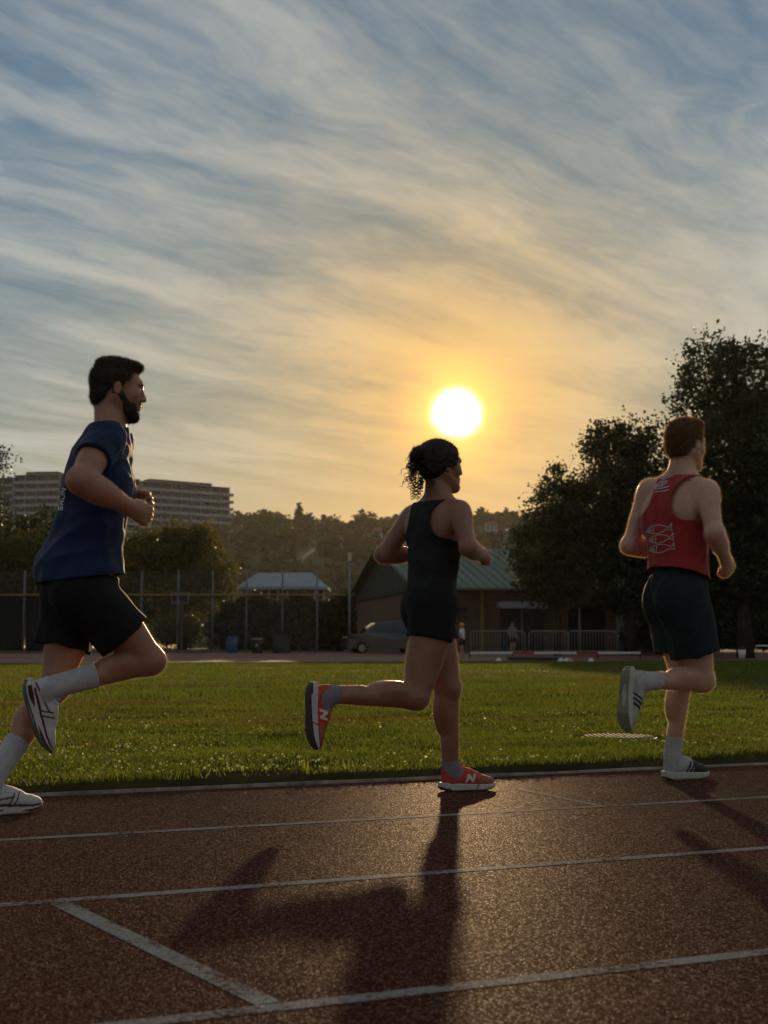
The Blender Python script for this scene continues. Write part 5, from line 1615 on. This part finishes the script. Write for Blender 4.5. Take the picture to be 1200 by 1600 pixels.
# hurdle and bucket at the right
b = base_at(1196, 64); hd = tag(empty('hurdle', b), 'pale hurdle frame at the right edge of the far track', 'hurdle'); hh = .72
MB().box(-.45, .75, -.02, .02, hh - .07, hh).build('bar', M_white, hd)
for x in (-.42, .72): MB().box(x - .02, x + .02, -.02, .02, .02, hh - .075).build('upright', M_steel, hd); MB().box(x - .025, x + .025, -.5, .03, 0, .019).build('foot', M_steel, hd)
b = base_at(1159, 67); bk = tag(empty('bucket', b), 'pale bucket standing in the shade of the tallest tree', 'bucket')
t = MB(); t.tube([(0, 0, 0), (0, 0, .42)], [.15, .20], 14, cap=True); t.build('body', M_white, bk, True); t = MB(); t.tube([(.2 * math.cos(q), 0, .42 + .12 * math.sin(q)) for q in np.linspace(0, math.pi, 9)], .008, 4); t.build('handle', M_steel, bk)
# far bystanders
def bystander(px, Y, rzv, label, shirt_m, leg_m, cap_m, raised, face=1):
    b = base_at(px, Y); root = tag(empty('person', b, rzv), label, 'person', 'bystanders by the barriers')
    fl = Field(.02)
    for s in (-1, 1):
        fl.add(cone((0, s * .09, .92), (.02, s * .10, .5), .085, .06), .04); fl.add(cone((.02, s * .10, .5), (-.02, s * .10, .10), .055, .04), .03); fl.add(cone((-.02, s * .1, .05), (.14, s * .11, .045), .045, .038), .03)
        if raised and s < 0: fl.add(cone((0, s * .19, 1.40), (.10, s * .30, 1.28), .048, .042), .04); fl.add(cone((.10, s * .30, 1.28), (.12, s * .20, 1.55), .04, .032), .03); fl.add(ell((.12, s * .17, 1.60), (.035, .03, .05)), .02)
        else: fl.add(cone((0, s * .20, 1.40), (-.03, s * .25, 1.12), .048, .04), .04); fl.add(cone((-.03, s * .25, 1.12), (.10, s * .22, .92), .04, .03), .03); fl.add(ell((.13, s * .21, .86), (.03, .025, .05)), .02)
    fl.add(ell((0, 0, .97), (.11, .155, .12)), .04); fl.add(ell((0, 0, 1.22), (.11, .17, .23)), .05); fl.add(ell((-.01, 0, 1.38), (.09, .19, .08)), .04)
    fl.add(cone((-.01, 0, 1.42), (.01, 0, 1.54), .055, .05), .03); fl.add(ell((.015, 0, 1.62), (.095, .075, .115)), .02); fl.add(ell((.105, 0, 1.60), (.02, .014, .022)), .02)
    V, F = fl.mesh(); mesh_np('body', V, F, M_skin_tan, root)
    fs = Field(.02); fs.add(ell((0, 0, 1.20), (.13, .19, .26)), .04); fs.add(ell((-.01, 0, 1.38), (.105, .20, .085)), .04); fs.add(ell((0, 0, .98), (.135, .18, .14)), .04)
    for s in (-1, 1): fs.add(cone((0, s * .19, 1.40), (-.01 + (.06 if raised and s < 0 else 0), s * .25, 1.26), .07, .068), .03)
    fs.cut(half((0, 0, .92), (0, 0, -1))); fs.cut(half((0, 0, 1.47), (0, 0, 1)))
    V, F = fs.mesh(); mesh_np('shirt', V, F, shirt_m, root)
    ft = Field(.02)
    for s in (-1, 1): ft.add(cone((0, s * .09, .95), (.02, s * .10, .60), .105, .10), .03)
    ft.cut(half((0, 0, .62), (0, 0, -1)))
    V, F = ft.mesh(); mesh_np('shorts', V, F, leg_m, root)
    fh = Field(.015); fh.add(ell((0, 0, 1.645), (.108, .088, .108)), .02); fh.cut(half((0, 0, 1.63), (.25, 0, -1)))
    V, F = fh.mesh(); mesh_np('cap' if cap_m is not None else 'hair', V, F, cap_m or M_hair_dark, root)
    if cap_m is not None: MB().add([(.09, -.06, 1.655), (.19, -.045, 1.635), (.20, .045, 1.635), (.09, .06, 1.655), (.09, -.06, 1.665), (.19, -.045, 1.645), (.20, .045, 1.645), (.09, .06, 1.665)], [(3, 2, 1, 0), (4, 5, 6, 7), (0, 1, 5, 4), (1, 2, 6, 5), (2, 3, 7, 6), (3, 0, 4, 7)]).build('cap_brim', cap_m, root)
bystander(722, 67.5, R_(160), 'bystander in white shirt and yellow cap with one hand raised', mat('shirt_white', (.62, .62, .66), .8, .2, .05), M_shorts_black, mat('cap_yellow', (.65, .42, .06), .7, .2, .05), True)
bystander(801, 73.5, R_(-60), 'bystander in dark clothes standing behind the barriers', mat('shirt_grey', (.14, .14, .13), .8, .2, .05), M_shorts_black, None, False)

# ------------------------------------------------------------------ drain cover and kerb-side plants in the turf
b = td(5.17, 7.77, .034); dc = tag(empty('drain_cover', b), 'round ribbed metal drain cover sunk in the turf near the man in red', 'drain cover')
M_iron = mat('cast_iron', (0.16, 0.145, 0.13), 0.75, 0.25, 0.3, 12, 0.4, 60)
t = MB(); t.tube([(0, 0, -.03), (0, 0, .012)], .25, 28); t.build('plate', M_iron, dc)
for i in range(13):
    x = -.21 + i * .035; l = math.sqrt(max(0, .235 ** 2 - x * x))
    MB().bar((x - .25 * 0, -l, .019), (x, l, .019), .015, .012).build('rib', M_iron, dc)
M_weed = leaf_mat('weed', (0.10, 0.13, 0.02), (0.16, 0.17, 0.035), (1.6, 1.6, .6), .55)
for i, (px, py, hh, lb) in enumerate(((478, 1222, .105, 'tall pale grass tuft by the kerb below the red shoe'), (542, 1216, .085, 'thin grass tuft by the kerb, right of the tall one'))):
    b = ground(px, py); V, F = [], []
    g = np.random.default_rng(200 + i)
    for q in range(7 if i == 0 else 4):
        a = g.random() * 6.28; l = hh * (.45 + .55 * g.random()) if q else hh; ln = .25 if q else .05
        d = np.array([math.cos(a), math.sin(a), 0]); s = np.array([1.0, 0, 0]) * .0032
        o = np.array([0, 0, .03]) + d * .008
        k = len(V); V += [o - s, o + s, o + ZUP * l * .6 + d * l * ln * .5 + s * .8, o + ZUP * l * .6 + d * l * ln * .5 - s * .8, o + ZUP * l + d * l * ln]
        F += [(k, k + 1, k + 2, k + 3), (k + 3, k + 2, k + 4, k + 4)]
    me = bpy.data.meshes.new('grass_tuft'); me.from_pydata([tuple(v) for v in V], [], [tuple(dict.fromkeys(f)) for f in F]); me.materials.append(M_weed)
    o = link(bpy.data.objects.new('grass_tuft', me)); o.location = (b[0], b[1], 0); tag(o, lb, 'grass', 'tufts by the kerb')

HAZE = 0.000045
# ------------------------------------------------------------------ evening air
M_haze = bpy.data.materials.new('haze'); M_haze.use_nodes = True
T = NT(M_haze.node_tree); T.n.remove(T.n['Principled BSDF'])
pvn = T.new('ShaderNodeVolumePrincipled')
pvn.inputs['Color'].default_value = (0.93, 0.88, 0.82, 1)
pvn.inputs['Density'].default_value = HAZE
pvn.inputs['Anisotropy'].default_value = 0.55
T.l.new(pvn.outputs[0], T.n['Material Output'].inputs['Volume'])
hz = MB().box(-1700, 1700, -1300, 1700, -1.5, 110).build('haze', M_haze)
tag(hz, 'thin warm evening haze over the whole ground', 'haze', kind='stuff')
